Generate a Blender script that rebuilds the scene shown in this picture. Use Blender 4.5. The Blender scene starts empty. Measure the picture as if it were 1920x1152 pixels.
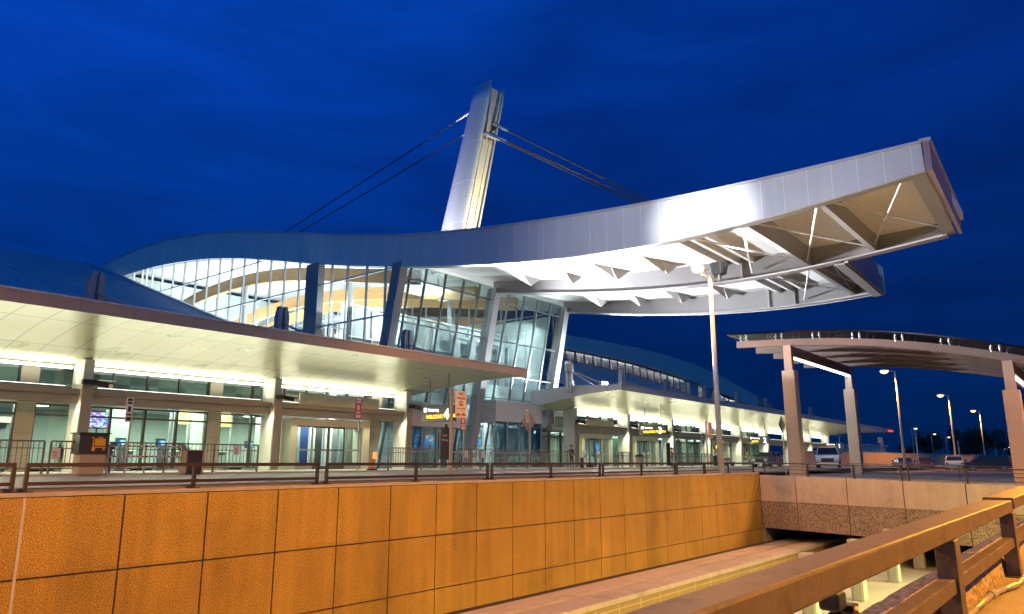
import bpy, math, random
from mathutils import Vector, Matrix
random.seed(7)
C = bpy.context.scene
COL = C.collection
M = 1.15                      # scale about the camera that enlarges the terminal and sets it further away
RAD = math.radians
# ------------------------------------------------------------------ helpers
ORG = {}
class MB:
    def __init__(s): s.v = []; s.f = []; s.m = []; s.mi = 0
    def quad(s, *p):
        n = len(s.v); s.v += [tuple(q) for q in p]; s.f.append(tuple(range(n, n+len(p)))); s.m.append(s.mi); return s
    def box(s, x0, x1, y0, y1, z0, z1):
        n = len(s.v)
        s.v += [(x0,y0,z0),(x1,y0,z0),(x1,y1,z0),(x0,y1,z0),(x0,y0,z1),(x1,y0,z1),(x1,y1,z1),(x0,y1,z1)]
        for f in ((0,3,2,1),(4,5,6,7),(0,1,5,4),(1,2,6,5),(2,3,7,6),(3,0,4,7)): s.f.append(tuple(n+i for i in f)); s.m.append(s.mi)
        return s
    def hexa(s, b, t):          # four bottom and four top points
        n = len(s.v); s.v += [tuple(p) for p in b]+[tuple(p) for p in t]
        for f in ((0,3,2,1),(4,5,6,7),(0,1,5,4),(1,2,6,5),(2,3,7,6),(3,0,4,7)): s.f.append(tuple(n+i for i in f)); s.m.append(s.mi)
        return s
    def bar(s, p, q, w, h, up=(0,0,1)):
        p = Vector(p); q = Vector(q); d = (q-p).normalized(); u = Vector(up)
        if abs(d.dot(u)) > .98: u = Vector((0,1,0))
        r = d.cross(u).normalized()*w/2; t = r.cross(d).normalized()*h/2
        return s.hexa([p-r-t,p+r-t,p+r+t,p-r+t],[q-r-t,q+r-t,q+r+t,q-r+t])
    def tube(s, p, q, r0, r1=None, n=10, cap=True):
        r1 = r0 if r1 is None else r1
        p = Vector(p); q = Vector(q); d = (q-p).normalized()
        u = Vector((0,0,1)) if abs(d.z) < .95 else Vector((0,1,0))
        a = d.cross(u).normalized(); b = a.cross(d)
        k = len(s.v)
        for c, r in ((p,r0),(q,r1)):
            for i in range(n):
                t = 2*math.pi*i/n; s.v.append(tuple(c+a*r*math.cos(t)+b*r*math.sin(t)))
        for i in range(n): j = (i+1)%n; s.f.append((k+i,k+j,k+n+j,k+n+i)); s.m.append(s.mi)
        if cap: s.f.append(tuple(k+n-1-i for i in range(n))); s.m.append(s.mi); s.f.append(tuple(k+n+i for i in range(n))); s.m.append(s.mi)
        return s
    def path(s, pts, r, n=8):
        for a, b in zip(pts, pts[1:]): s.tube(a, b, r, r, n)
        return s
    def prism(s, poly, ax, a0, a1):     # poly in the other two axes, extruded along ax
        def P(p, a): return {'x':(a,p[0],p[1]),'y':(p[0],a,p[1]),'z':(p[0],p[1],a)}[ax]
        k = len(s.v); n = len(poly)
        s.v += [P(p,a0) for p in poly]+[P(p,a1) for p in poly]
        for i in range(n): j=(i+1)%n; s.f.append((k+i,k+j,k+n+j,k+n+i)); s.m.append(s.mi)
        s.f.append(tuple(k+n-1-i for i in range(n))); s.m.append(s.mi); s.f.append(tuple(k+n+i for i in range(n))); s.m.append(s.mi)
        return s
    def grid(s, rows):
        k = len(s.v); n = len(rows[0])
        for r in rows: s.v += [tuple(p) for p in r]
        for i in range(len(rows)-1):
            for j in range(n-1): s.f.append((k+i*n+j,k+i*n+j+1,k+(i+1)*n+j+1,k+(i+1)*n+j)); s.m.append(s.mi)
        return s
    def lathe(s, prof, c=(0,0,0), n=16):
        rows = [[(c[0]+r*math.cos(2*math.pi*i/n),c[1]+r*math.sin(2*math.pi*i/n),c[2]+z) for i in range(n+1)] for r,z in prof]
        return s.grid(rows)
    def ball(s, c, r, n=8):
        k = n//2
        return s.lathe([(r*math.sin(math.pi*i/k)+1e-4, -r*math.cos(math.pi*i/k)) for i in range(k+1)], c, n)
    def sweep(s, pts, w, h, up=(0,0,1)):   # box section along a path, h measured along up
        up = Vector(up); rows = []
        for i, p in enumerate(pts):
            p = Vector(p); a = Vector(pts[max(i-1,0)]); b = Vector(pts[min(i+1,len(pts)-1)])
            d = (b-a).normalized(); r = d.cross(up).normalized()*w/2; t = r.cross(d).normalized()*h/2
            rows.append([p-r-t,p+r-t,p+r+t,p-r+t,p-r-t])
        s.grid(rows)
        s.quad(*rows[0][:4][::-1]); s.quad(*rows[-1][:4]); return s
    def build(s, name, mat, par=None, sc=1.0, smooth=False, bevel=0, local=False):
        me = bpy.data.meshes.new(name)
        o = bpy.data.objects.new(name, me); COL.objects.link(o)
        org = (0,0,0)
        if par is not None:
            org = ORG.get(par.name, (0,0,0)); o.parent = par
        ORG[o.name] = org
        if local: org = (0,0,0)
        me.from_pydata([(x*sc-org[0],y*sc-org[1],z*sc-org[2]) for x,y,z in s.v], [], s.f)
        for mm in (mat if isinstance(mat,(list,tuple)) else [mat]): me.materials.append(mm)
        if isinstance(mat,(list,tuple)): me.polygons.foreach_set('material_index', s.m)
        import bmesh
        bm = bmesh.new(); bm.from_mesh(me)
        bmesh.ops.remove_doubles(bm, verts=bm.verts, dist=1e-5)
        bmesh.ops.recalc_face_normals(bm, faces=bm.faces); bm.to_mesh(me); bm.free()
        if smooth: me.polygons.foreach_set('use_smooth', [True]*len(me.polygons))
        if bevel:
            b = o.modifiers.new('Bevel','BEVEL'); b.width = bevel; b.segments = 2; b.limit_method = 'ANGLE'; b.angle_limit = RAD(40)
        return o
def T(name, label, cat, loc=(0,0,0), group=None):
    o = bpy.data.objects.new(name, None); COL.objects.link(o); o.location = loc; o.empty_display_size = .2
    ORG[o.name] = tuple(loc); o['label'] = label; o['category'] = cat
    if group: o['group'] = group
    return o
def u(x, y, z): return (x*M, y*M, z*M)
def tag(o, label, cat, group=None):
    o['label'] = label; o['category'] = cat
    if group: o['group'] = group
    return o
def struct(o): o['kind'] = 'structure'; return o
def dup(root, loc, rz=None, label=None, scale=None):
    r = root.copy(); COL.objects.link(r); r.location = loc
    if rz is not None: r.rotation_euler = (0,0,rz)
    if scale: r.scale = (scale,)*3
    if label: r['label'] = label
    for ch in list(root.children):
        c = ch.copy(); COL.objects.link(c); c.parent = r
        for g in list(ch.children):
            d = g.copy(); COL.objects.link(d); d.parent = c
    return r
def text(body, size, mat, par, org, xd, yd, name='lettering', align='LEFT', bold=0.0):
    cu = bpy.data.curves.new(name,'FONT'); cu.body = body; cu.size = size; cu.align_x = align; cu.extrude = .004; cu.offset = bold; cu.resolution_u = 3
    t = bpy.data.objects.new(name, cu); COL.objects.link(t)
    bpy.context.view_layer.update()
    me = bpy.data.meshes.new_from_object(t.evaluated_get(bpy.context.evaluated_depsgraph_get()))
    bpy.data.objects.remove(t)
    X = Vector(xd).normalized(); Y = Vector(yd).normalized(); Z = X.cross(Y)
    mt = Matrix((X,Y,Z)).transposed().to_4x4(); o0 = Vector(ORG.get(par.name,(0,0,0)))
    mt.translation = Vector(org)-o0
    me.transform(mt); me.materials.clear(); me.materials.append(mat)
    o = bpy.data.objects.new(name, me); COL.objects.link(o); o.parent = par; ORG[o.name] = tuple(o0)
    return o
def lerp(tab, x):
    if x <= tab[0][0]: return tab[0][1]
    for (a,b),(c,d) in zip(tab,tab[1:]):
        if x <= c: return b+(d-b)*(x-a)/(c-a)
    return tab[-1][1]
def smoothtab(tab, n=90, k=4):
    a, b = tab[0][0], tab[-1][0]
    xs = [a+(b-a)*i/n for i in range(n+1)]; ys = [lerp(tab,x) for x in xs]
    for _ in range(3):
        ys = [ys[i] if i in (0,n) else sum(ys[max(0,i-min(k,i,n-i)):i+min(k,i,n-i)+1])/(2*min(k,i,n-i)+1) for i in range(n+1)]
    return list(zip(xs,ys))
# ------------------------------------------------------------------ materials
def nodes(name):
    m = bpy.data.materials.new(name); m.use_nodes = True; nt = m.node_tree
    return m, nt, nt.nodes['Principled BSDF'], nt.nodes.new('ShaderNodeTexCoord')
def math_n(nt, op, a, b=None):
    n = nt.nodes.new('ShaderNodeMath'); n.operation = op
    for i, v in enumerate((a,b)):
        if v is None: continue
        if isinstance(v,(int,float)): n.inputs[i].default_value = v
        else: nt.links.new(v, n.inputs[i])
    return n.outputs[0]
def mix_n(nt, fac, a, b, mode='MIX'):
    n = nt.nodes.new('ShaderNodeMix'); n.data_type = 'RGBA'; n.blend_type = mode
    for i, v in ((0,fac),(6,a),(7,b)):
        if isinstance(v,(int,float)): n.inputs[i].default_value = v
        elif isinstance(v,(tuple,list)): n.inputs[i].default_value = (*v[:3],1)
        else: nt.links.new(v, n.inputs[i])
    return n.outputs[2]
def mat(name, col, rough=.6, metal=0, var=.12, scale=3, fine=0, fscale=60, bump=0, lanes=0, seams=(), seamdark=.45, emit=None, spec=.5, streak=0, coat=0, cells=None, grime=None):
    m, nt, b, tc = nodes(name)
    P = tc.outputs['Object']
    n1 = nt.nodes.new('ShaderNodeTexNoise'); n1.inputs['Scale'].default_value = scale; n1.inputs['Detail'].default_value = 5; nt.links.new(P, n1.inputs['Vector'])
    f = math_n(nt,'MULTIPLY_ADD', n1.outputs['Fac'], 2*var); f.node.inputs[2].default_value = 1-var
    rg = n1
    if fine:
        n2 = nt.nodes.new('ShaderNodeTexNoise'); n2.inputs['Scale'].default_value = fscale; n2.inputs['Detail'].default_value = 6; nt.links.new(P, n2.inputs['Vector'])
        g = math_n(nt,'MULTIPLY_ADD', math_n(nt,'SUBTRACT',n2.outputs['Fac'],.5), 4*fine); g.node.inputs[2].default_value = 1
        f = math_n(nt,'MULTIPLY', f, math_n(nt,'MAXIMUM',g,.15))
    if streak:
        mp = nt.nodes.new('ShaderNodeMapping'); mp.inputs['Scale'].default_value = (2.5,2.5,.22); nt.links.new(P, mp.inputs['Vector'])
        n3 = nt.nodes.new('ShaderNodeTexNoise'); n3.inputs['Scale'].default_value = 1.3; n3.inputs['Detail'].default_value = 6; nt.links.new(mp.outputs[0], n3.inputs['Vector'])
        g = math_n(nt,'MULTIPLY_ADD', n3.outputs['Fac'], 2*streak); g.node.inputs[2].default_value = 1-streak
        f = math_n(nt,'MULTIPLY', f, g)
    if lanes:
        m6 = nt.nodes.new('ShaderNodeMapping'); m6.inputs['Scale'].default_value = (.05,1.1,1); nt.links.new(P, m6.inputs['Vector'])
        n6 = nt.nodes.new('ShaderNodeTexNoise'); n6.inputs['Scale'].default_value = 1.0; n6.inputs['Detail'].default_value = 5; nt.links.new(m6.outputs[0], n6.inputs['Vector'])
        g = math_n(nt,'MULTIPLY_ADD', n6.outputs['Fac'], 2*lanes); g.node.inputs[2].default_value = 1-lanes
        f = math_n(nt,'MULTIPLY', f, g)
    if cells:
        va = nt.nodes.new('ShaderNodeVectorMath'); va.operation = 'ADD'; va.inputs[1].default_value = cells[0]; nt.links.new(P, va.inputs[0])
        vd = nt.nodes.new('ShaderNodeVectorMath'); vd.operation = 'DIVIDE'; vd.inputs[1].default_value = cells[1]; nt.links.new(va.outputs[0], vd.inputs[0])
        vf = nt.nodes.new('ShaderNodeVectorMath'); vf.operation = 'FLOOR'; nt.links.new(vd.outputs[0], vf.inputs[0])
        wn = nt.nodes.new('ShaderNodeTexWhiteNoise'); nt.links.new(vf.outputs[0], wn.inputs['Vector'])
        g = math_n(nt,'MULTIPLY_ADD', wn.outputs['Value'], cells[2]); g.node.inputs[2].default_value = 1-cells[2]/2
        f = math_n(nt,'MULTIPLY', f, g)
    if grime:
        n5 = nt.nodes.new('ShaderNodeTexNoise'); n5.inputs['Scale'].default_value = grime[0]; n5.inputs['Detail'].default_value = 9; n5.inputs['Roughness'].default_value = .68; nt.links.new(P, n5.inputs['Vector'])
        mr = nt.nodes.new('ShaderNodeMapRange'); mr.inputs[1].default_value = .50; mr.inputs[2].default_value = .72; mr.inputs[3].default_value = 1; mr.inputs[4].default_value = 1-grime[1]; nt.links.new(n5.outputs['Fac'], mr.inputs[0])
        f = math_n(nt,'MULTIPLY', f, mr.outputs[0])
    if seams:
        sx = nt.nodes.new('ShaderNodeSeparateXYZ'); nt.links.new(P, sx.inputs[0]); sf = None
        for ax, per, off, w in seams:
            a = math_n(nt,'ADD', sx.outputs[ax], off+per*1000)
            k = math_n(nt,'LESS_THAN', math_n(nt,'MODULO', a, per), w)
            sf = k if sf is None else math_n(nt,'MAXIMUM', sf, k)
        f = math_n(nt,'MULTIPLY', f, math_n(nt,'SUBTRACT',1,math_n(nt,'MULTIPLY',sf,seamdark)))
    nt.links.new(mix_n(nt,1.0,(*col,1),f,'MULTIPLY'), b.inputs['Base Color'])
    r = math_n(nt,'MULTIPLY_ADD', rg.outputs['Fac'], .16); r.node.inputs[2].default_value = max(rough-.08,.02)
    nt.links.new(r, b.inputs['Roughness'])
    b.inputs['Metallic'].default_value = metal; b.inputs['Specular IOR Level'].default_value = spec
    if coat: b.inputs['Coat Weight'].default_value = coat; b.inputs['Coat Roughness'].default_value = .1
    if bump:
        bp = nt.nodes.new('ShaderNodeBump'); bp.inputs['Strength'].default_value = bump; bp.inputs['Distance'].default_value = .02
        nt.links.new((n2 if fine else n1).outputs['Fac'], bp.inputs['Height']); nt.links.new(bp.outputs[0], b.inputs['Normal'])
    if emit: b.inputs['Emission Color'].default_value = (*emit[0],1); b.inputs['Emission Strength'].default_value = emit[1]
    return m
def pebble(name, cols, scale, bump=.6):
    m, nt, b, tc = nodes(name)
    v = nt.nodes.new('ShaderNodeTexVoronoi'); v.inputs['Scale'].default_value = scale; nt.links.new(tc.outputs['Object'], v.inputs['Vector'])
    r = nt.nodes.new('ShaderNodeValToRGB'); r.color_ramp.interpolation = 'LINEAR'
    el = r.color_ramp.elements
    while len(el) < len(cols): el.new(.5)
    for i, c in enumerate(cols): el[i].position = i/(len(cols)-1); el[i].color = (*c,1)
    sp = nt.nodes.new('ShaderNodeSeparateColor'); nt.links.new(v.outputs['Color'], sp.inputs[0]); nt.links.new(sp.outputs[0], r.inputs[0])
    n1 = nt.nodes.new('ShaderNodeTexNoise'); n1.inputs['Scale'].default_value = .7; n1.inputs['Detail'].default_value = 6; nt.links.new(tc.outputs['Object'], n1.inputs['Vector'])
    f = math_n(nt,'MULTIPLY_ADD', n1.outputs['Fac'], .7); f.node.inputs[2].default_value = .65
    e = math_n(nt,'MULTIPLY', f, math_n(nt,'SUBTRACT',1.15,math_n(nt,'MULTIPLY',v.outputs['Distance'],.55)))
    nt.links.new(mix_n(nt,1.0,r.outputs[0],e,'MULTIPLY'), b.inputs['Base Color']); b.inputs['Roughness'].default_value = .85
    bp = nt.nodes.new('ShaderNodeBump'); bp.inputs['Strength'].default_value = bump; bp.inputs['Distance'].default_value = .015; bp.invert = True
    nt.links.new(v.outputs['Distance'], bp.inputs['Height']); nt.links.new(bp.outputs[0], b.inputs['Normal'])
    return m
def glass(name, tint, refl=1.0, rough=.02):
    m = bpy.data.materials.new(name); m.use_nodes = True; nt = m.node_tree; nt.nodes.remove(nt.nodes['Principled BSDF'])
    out = nt.nodes['Material Output']; t = nt.nodes.new('ShaderNodeBsdfTransparent'); t.inputs[0].default_value = (*tint,1)
    g = nt.nodes.new('ShaderNodeBsdfGlossy'); g.inputs['Roughness'].default_value = rough; g.inputs[0].default_value = (.9,.95,1,1)
    fr = nt.nodes.new('ShaderNodeFresnel'); fr.inputs[0].default_value = 1.5
    mx = nt.nodes.new('ShaderNodeMixShader'); nt.links.new(math_n(nt,'MULTIPLY',fr.outputs[0],refl), mx.inputs[0])
    nt.links.new(t.outputs[0], mx.inputs[1]); nt.links.new(g.outputs[0], mx.inputs[2]); nt.links.new(mx.outputs[0], out.inputs[0])
    return m
def emis(name, col, st):
    m = bpy.data.materials.new(name); m.use_nodes = True; nt = m.node_tree; b = nt.nodes['Principled BSDF']
    b.inputs['Base Color'].default_value = (*[min(c,.8) for c in col],1); b.inputs['Emission Color'].default_value = (*col,1); b.inputs['Emission Strength'].default_value = st
    return m
def screen(name, base, cols, sx, sy, st):
    m, nt, b, tc = nodes(name)
    mp = nt.nodes.new('ShaderNodeMapping'); mp.inputs['Scale'].default_value = (sx,sx,sy); nt.links.new(tc.outputs['Object'], mp.inputs[0])
    v = nt.nodes.new('ShaderNodeTexVoronoi'); v.inputs['Scale'].default_value = 1; v.distance = 'CHEBYCHEV'; nt.links.new(mp.outputs[0], v.inputs['Vector'])
    r = nt.nodes.new('ShaderNodeValToRGB'); r.color_ramp.interpolation = 'CONSTANT'; el = r.color_ramp.elements
    while len(el) < len(cols): el.new(.5)
    for i, c in enumerate(cols): el[i].position = i/len(cols); el[i].color = (*c,1)
    sp = nt.nodes.new('ShaderNodeSeparateColor'); nt.links.new(v.outputs['Color'], sp.inputs[0]); nt.links.new(sp.outputs[1], r.inputs[0])
    b.inputs['Base Color'].default_value = (*base,1); nt.links.new(r.outputs[0], b.inputs['Emission Color']); b.inputs['Emission Strength'].default_value = st
    return m
def woodmat(name, col):
    m, nt, b, tc = nodes(name)
    mp = nt.nodes.new('ShaderNodeMapping'); mp.inputs['Scale'].default_value = (1,.15,3); nt.links.new(tc.outputs['Object'], mp.inputs[0])
    n = nt.nodes.new('ShaderNodeTexNoise'); n.inputs['Scale'].default_value = 2.2; n.inputs['Detail'].default_value = 6; nt.links.new(mp.outputs[0], n.inputs['Vector'])
    f = math_n(nt,'MULTIPLY_ADD', n.outputs['Fac'], .9); f.node.inputs[2].default_value = .55
    nt.links.new(mix_n(nt,1.0,(*col,1),f,'MULTIPLY'), b.inputs['Base Color']); b.inputs['Roughness'].default_value = .45
    return m
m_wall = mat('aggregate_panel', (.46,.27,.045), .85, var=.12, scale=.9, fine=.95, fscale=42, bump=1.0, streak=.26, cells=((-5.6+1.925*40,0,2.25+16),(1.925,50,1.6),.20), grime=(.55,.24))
m_joint = mat('dark_joint', (.05,.04,.035), .9)
m_seal = mat('pale_sealant', (.6,.5,.38), .7)
m_conc = mat('smooth_concrete', (.49,.40,.33), .75, var=.14, scale=1.6, fine=.14, fscale=70, bump=.2, streak=.2, grime=(.8,.34), lanes=.12)
m_conc2 = mat('grey_concrete', (.40,.38,.35), .8, var=.14, scale=1.2, fine=.12, fscale=50, bump=.15)
m_peb = pebble('pebbled_concrete', [(.10,.07,.05),(.30,.22,.16),(.48,.38,.29),(.20,.15,.11)], 22)
m_peb2 = pebble('worn_pebble_kerb', [(.12,.09,.07),(.34,.25,.18),(.5,.4,.3),(.22,.15,.1)], 28, .5)
m_tile = mat('tan_tile', (.30,.22,.09), .35, var=.15, scale=2, seams=((0,1.45,.35,.045),(2,.34,.30,.03)), seamdark=-.9)
m_road = mat('worn_road', (.20,.19,.175), .6, var=.22, scale=.35, fine=.12, fscale=45, bump=.1, grime=(.4,.35), lanes=.5)
m_mark = mat('road_paint', (.72,.70,.62), .6, var=.18, scale=4)
m_walk = mat('sidewalk_concrete', (.42,.40,.34), .7, var=.12, scale=.8, fine=.08, fscale=40, seams=((0,1.9,.3,.03),(1,1.9,.2,.03)), seamdark=.35)
m_ground = mat('ground_asphalt', (.07,.068,.065), .9, var=.3, scale=.05)
m_pave = mat('near_pavement', (.24,.20,.13), .8, var=.3, scale=2.2, fine=.3, fscale=55, bump=.4)
m_low = mat('lower_floor', (.42,.42,.36), .6, var=.14, scale=.6, fine=.06, fscale=30)
m_silver = mat('silver_panel', (.70,.72,.74), .38, metal=.25, cells=((0,1120-.2,0),(50,1.12,50),.07), streak=.08, var=.05, scale=.6, seams=((1,1.12,.2,.035),), seamdark=-.35)
m_silver2 = mat('silver_trim', (.58,.59,.62), .38, metal=.4, var=.05, scale=.7)
m_mast = mat('mast_panel', (.62,.63,.66), .30, metal=.5, var=.04, scale=.6, seams=((2,3.3,.4,.05),), seamdark=-.35)
m_white = mat('white_soffit', (.80,.80,.79), .5, var=.06, scale=.5)
m_beam = mat('grey_steel', (.30,.285,.30), .5, metal=.2, var=.07, scale=.6)
m_tipf = mat('tip_panel', (.40,.30,.32), .4, metal=.5, var=.08, scale=.7)
m_soff = mat('canopy_soffit', (.52,.52,.36), .30, metal=.25, var=.05, scale=.5, seams=((0,1.32,.2,.045),(1,3.6,1.0,.07)), seamdark=.6)
m_cfas = mat('canopy_fascia', (.36,.27,.24), .45, metal=.35, var=.07, scale=.7, seams=((0,2.1,.7,.03),), seamdark=.4)
m_cfas2 = mat('pale_canopy_fascia', (.52,.50,.50), .45, metal=.35, var=.07, scale=.7, seams=((0,2.1,.7,.03),), seamdark=.3)
m_roof = mat('seam_metal_roof', (.40,.46,.54), .42, metal=.5, var=.1, scale=.4)
m_col = mat('pale_column', (.80,.80,.74), .6, var=.06, scale=1)
m_ledge = mat('ledge_metal', (.30,.27,.23), .45, metal=.3, var=.08, scale=.8)
m_pil = mat('stone_pilaster', (.38,.34,.27), .7, var=.1, scale=1.4, seams=((2,1.05,.3,.025),), seamdark=.3)
m_lmul = mat('slate_mullion', (.15,.16,.17), .4, metal=.4, var=.05)
m_part = mat('partition_panel', (.50,.55,.55), .5, var=.06, cells=((0,0,.3),(.94,30,2.05),.75))
m_upw = mat('gallery_wall', (.20,.22,.19), .6, var=.1, cells=((0,0,.1),(1.7,30,.5),.9))
m_frame = mat('bronze_frame', (.10,.095,.085), .4, metal=.5, var=.06)
m_wmul = mat('white_mullion', (.62,.64,.66), .4, metal=.2, var=.04)
m_gmul = mat('grey_mullion', (.33,.35,.37), .4, metal=.4, var=.05)
m_glass = glass('clear_glass', (.86,.96,.94), .75)
m_glass2 = glass('shop_glass', (.84,.93,.88), .7)
m_gtop = glass('frosted_roof_glass', (.17,.17,.21), .3, .2)
m_wood = woodmat('glulam_wood', (.58,.33,.13))
m_grey = mat('grey_panel', (.33,.34,.34), .6, var=.06)
m_greyl = mat('pale_grey_panel', (.47,.48,.50), .55, var=.06)
m_intw = mat('interior_wall', (.36,.42,.39), .6, var=.12, scale=.5)
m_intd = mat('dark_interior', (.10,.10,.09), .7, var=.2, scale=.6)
m_intf = mat('interior_floor', (.38,.37,.33), .3, var=.1, scale=.6)
m_cream = mat('cream_panel', (.68,.62,.46), .6, var=.06)
m_tan = mat('tan_panel', (.62,.48,.24), .6, var=.12)
m_bronze = mat('bronze_paint', (.045,.025,.022), .32, metal=.25, var=.15, scale=5, coat=.2)
m_rail = mat('weathered_rail', (.135,.105,.085), .52, metal=.3, var=.25, scale=4, fine=.15, fscale=30, grime=(5,.55))
m_galv = mat('galvanised_steel', (.42,.40,.38), .45, metal=.6, var=.1, scale=3)
m_pole = mat('pole_paint', (.34,.25,.22), .45, metal=.3, var=.1, scale=2)
m_black = mat('black_plastic', (.012,.012,.013), .45, var=.1)
m_bal = mat('fence_paint', (.16,.145,.125), .5, metal=.4, var=.1)
m_signw = mat('white_sign', (.75,.70,.62), .5, var=.06)
m_signd = mat('dark_sign', (.035,.03,.028), .45, var=.08)
m_signk = mat('back_of_sign', (.28,.24,.22), .5, metal=.5, var=.12)
m_red = mat('red_ink', (.45,.06,.05), .5)
m_ink = mat('black_ink', (.02,.02,.02), .5)
m_blue = mat('blue_panel', (.03,.06,.22), .5)
m_orange = mat('orange_plastic', (.75,.16,.02), .5)
m_yel = mat('cart_yellow', (.80,.38,.02), .5)
m_stone = mat('kiosk_stone', (.38,.31,.22), .7, var=.12)
m_cable = mat('steel_cable', (.16,.15,.15), .4, metal=.7)
m_leaf = mat('dark_leaves', (.035,.05,.03), .7, var=.4, scale=.5)
m_can = mat('canopy_steel', (.15,.105,.10), .45, metal=.3, var=.1, scale=2)
m_post = mat('grey_post_paint', (.44,.42,.44), .45, metal=.2, var=.08, scale=2)
m_web = mat('grey_web', (.21,.20,.21), .5, metal=.2, var=.07, scale=.6)
m_bark = mat('bark', (.09,.07,.05), .9)
m_cw = mat('white_car_paint', (.72,.72,.72), .25, var=.03, coat=.6)
m_cb = mat('blue_car_paint', (.05,.10,.25), .25, metal=.3, var=.03, coat=.6)
m_cg = mat('grey_car_paint', (.25,.25,.25), .28, metal=.4, var=.03, coat=.6)
m_cd = mat('dark_car_paint', (.07,.03,.04), .3, metal=.3, var=.05, coat=.5)
m_cglass = mat('car_glass', (.02,.025,.03), .08, var=.02)
m_tyre = mat('tyre_rubber', (.02,.02,.02), .8)
m_hub = mat('wheel_hub', (.4,.4,.4), .35, metal=.8)
m_coat = mat('dark_coat', (.025,.025,.03), .8, var=.2)
m_shirt = mat('red_top', (.30,.03,.06), .75, var=.15)
m_jean = mat('dark_trousers', (.02,.025,.045), .8, var=.15)
m_skin = mat('skin', (.42,.25,.17), .55, var=.05)
m_hair = mat('dark_hair', (.02,.014,.01), .6)
m_grn = mat('green_panel', (.20,.42,.33), .5, var=.08)
SOD = (1,.42,.06)
e_strip = emis('fluorescent_strip', (1,.97,.80), 5)
e_sod = emis('sodium_lens', (1,.52,.16), 5.5)
e_flood = emis('flood_lens', (.85,.95,1), 30)
e_white = emis('lit_white', (.9,.95,1), 2.2)
e_amber = emis('amber_leds', (1,.55,.02), 2.6)
e_red = emis('red_lamp', (1,.05,.03), 3)
e_sfl = emis('ceiling_lamp', (1,.97,.86), 7)
e_tail = emis('orange_tail', (1,.18,.03), 2.5)
s_fl = screen('flight_screen', (.01,.01,.03), [(.05,.12,.9),(.6,.75,1),(.05,.15,.8),(.9,.2,.5),(.7,.85,1)], 6, 16, 1.6)
s_bl = screen('blue_screen', (.01,.02,.05), [(.0,.25,.9),(.05,.55,1),(.0,.15,.6),(.5,.8,1),(.0,.3,.9)], 3, 4, 1.5)
s_mx = screen('shop_display', (.02,.02,.03), [(.0,.3,.9),(.1,.6,1),(.7,.1,.15),(.02,.02,.04),(.8,.8,.9),(.0,.2,.7)], 2.2, 3, 2.6)
# ------------------------------------------------------------------ lights
def lamp(kind, name, loc, P, col=(1,1,1), to=None, size=.2, sy=None, ang=60, blend=.5):
    l = bpy.data.lights.new(name, kind); l.energy = P; l.color = col
    if kind == 'AREA':
        l.size = size
        if sy: l.shape = 'RECTANGLE'; l.size_y = sy
    else: l.shadow_soft_size = size
    if kind == 'SPOT': l.spot_size = RAD(ang); l.spot_blend = blend
    o = bpy.data.objects.new(name, l); COL.objects.link(o); o.location = loc
    if to is not None:
        d = Vector(to)-Vector(loc); o.rotation_euler = d.to_track_quat('-Z','Y').to_euler()
    return o
# ------------------------------------------------------------------ camera, world
f_px, yh, vpx = 1375.0, 867.0, 2100.0
pitch = math.atan((yh-576)/f_px); psi = math.atan((vpx-960)*math.cos(pitch)/f_px)
cam = bpy.data.cameras.new('camera'); co = bpy.data.objects.new('camera', cam); COL.objects.link(co)
cam.sensor_width = 36; cam.lens = f_px/1920*36; cam.clip_start = .05; cam.clip_end = 6000
co.rotation_euler = (math.pi/2+pitch, 0, psi-math.pi/2); C.camera = co
w = bpy.data.worlds.new('World'); C.world = w; w.use_nodes = True; nt = w.node_tree
bg = nt.nodes['Background']; tc = nt.nodes.new('ShaderNodeTexCoord'); sx = nt.nodes.new('ShaderNodeSeparateXYZ'); nt.links.new(tc.outputs['Generated'], sx.inputs[0])
rp = nt.nodes.new('ShaderNodeValToRGB'); el = rp.color_ramp.elements
for i,(p,c) in enumerate(((0,(.0006,.018,.10)),(.08,(.0006,.020,.125)),(.25,(.0006,.025,.185)),(.45,(.0008,.035,.295)),(.62,(.001,.048,.39)))):
    if i > 1: el.new(.5)
    el[i].position = p; el[i].color = (*c,1)
nt.links.new(sx.outputs[2], rp.inputs[0])
mp = nt.nodes.new('ShaderNodeMapping'); mp.inputs['Scale'].default_value = (1.2,1.2,5.5); mp.inputs['Rotation'].default_value = (0,RAD(8),0); nt.links.new(tc.outputs['Generated'], mp.inputs[0])
n1 = nt.nodes.new('ShaderNodeTexNoise'); n1.inputs['Scale'].default_value = 2.6; n1.inputs['Detail'].default_value = 9; n1.inputs['Roughness'].default_value = .58; n1.inputs['Distortion'].default_value = .5; nt.links.new(mp.outputs[0], n1.inputs['Vector'])
cr = nt.nodes.new('ShaderNodeMapRange'); cr.inputs[1].default_value = .30; cr.inputs[2].default_value = .72; cr.inputs[3].default_value = .74; cr.inputs[4].default_value = 1.24; nt.links.new(n1.outputs['Fac'], cr.inputs[0])
# brighter towards the place where the sun went down (left of the view)
dt = nt.nodes.new('ShaderNodeVectorMath'); dt.operation = 'DOT_PRODUCT'; dt.inputs[1].default_value = (-.08,.90,.43); nt.links.new(tc.outputs['Generated'], dt.inputs[0])
gl = nt.nodes.new('ShaderNodeMapRange'); gl.inputs[1].default_value = .55; gl.inputs[2].default_value = 1.0; gl.inputs[3].default_value = .74; gl.inputs[4].default_value = 1.38; nt.links.new(dt.outputs['Value'], gl.inputs[0])
sky = mix_n(nt,1.0,mix_n(nt,1.0,rp.outputs[0],cr.outputs[0],'MULTIPLY'),gl.outputs[0],'MULTIPLY')
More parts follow.
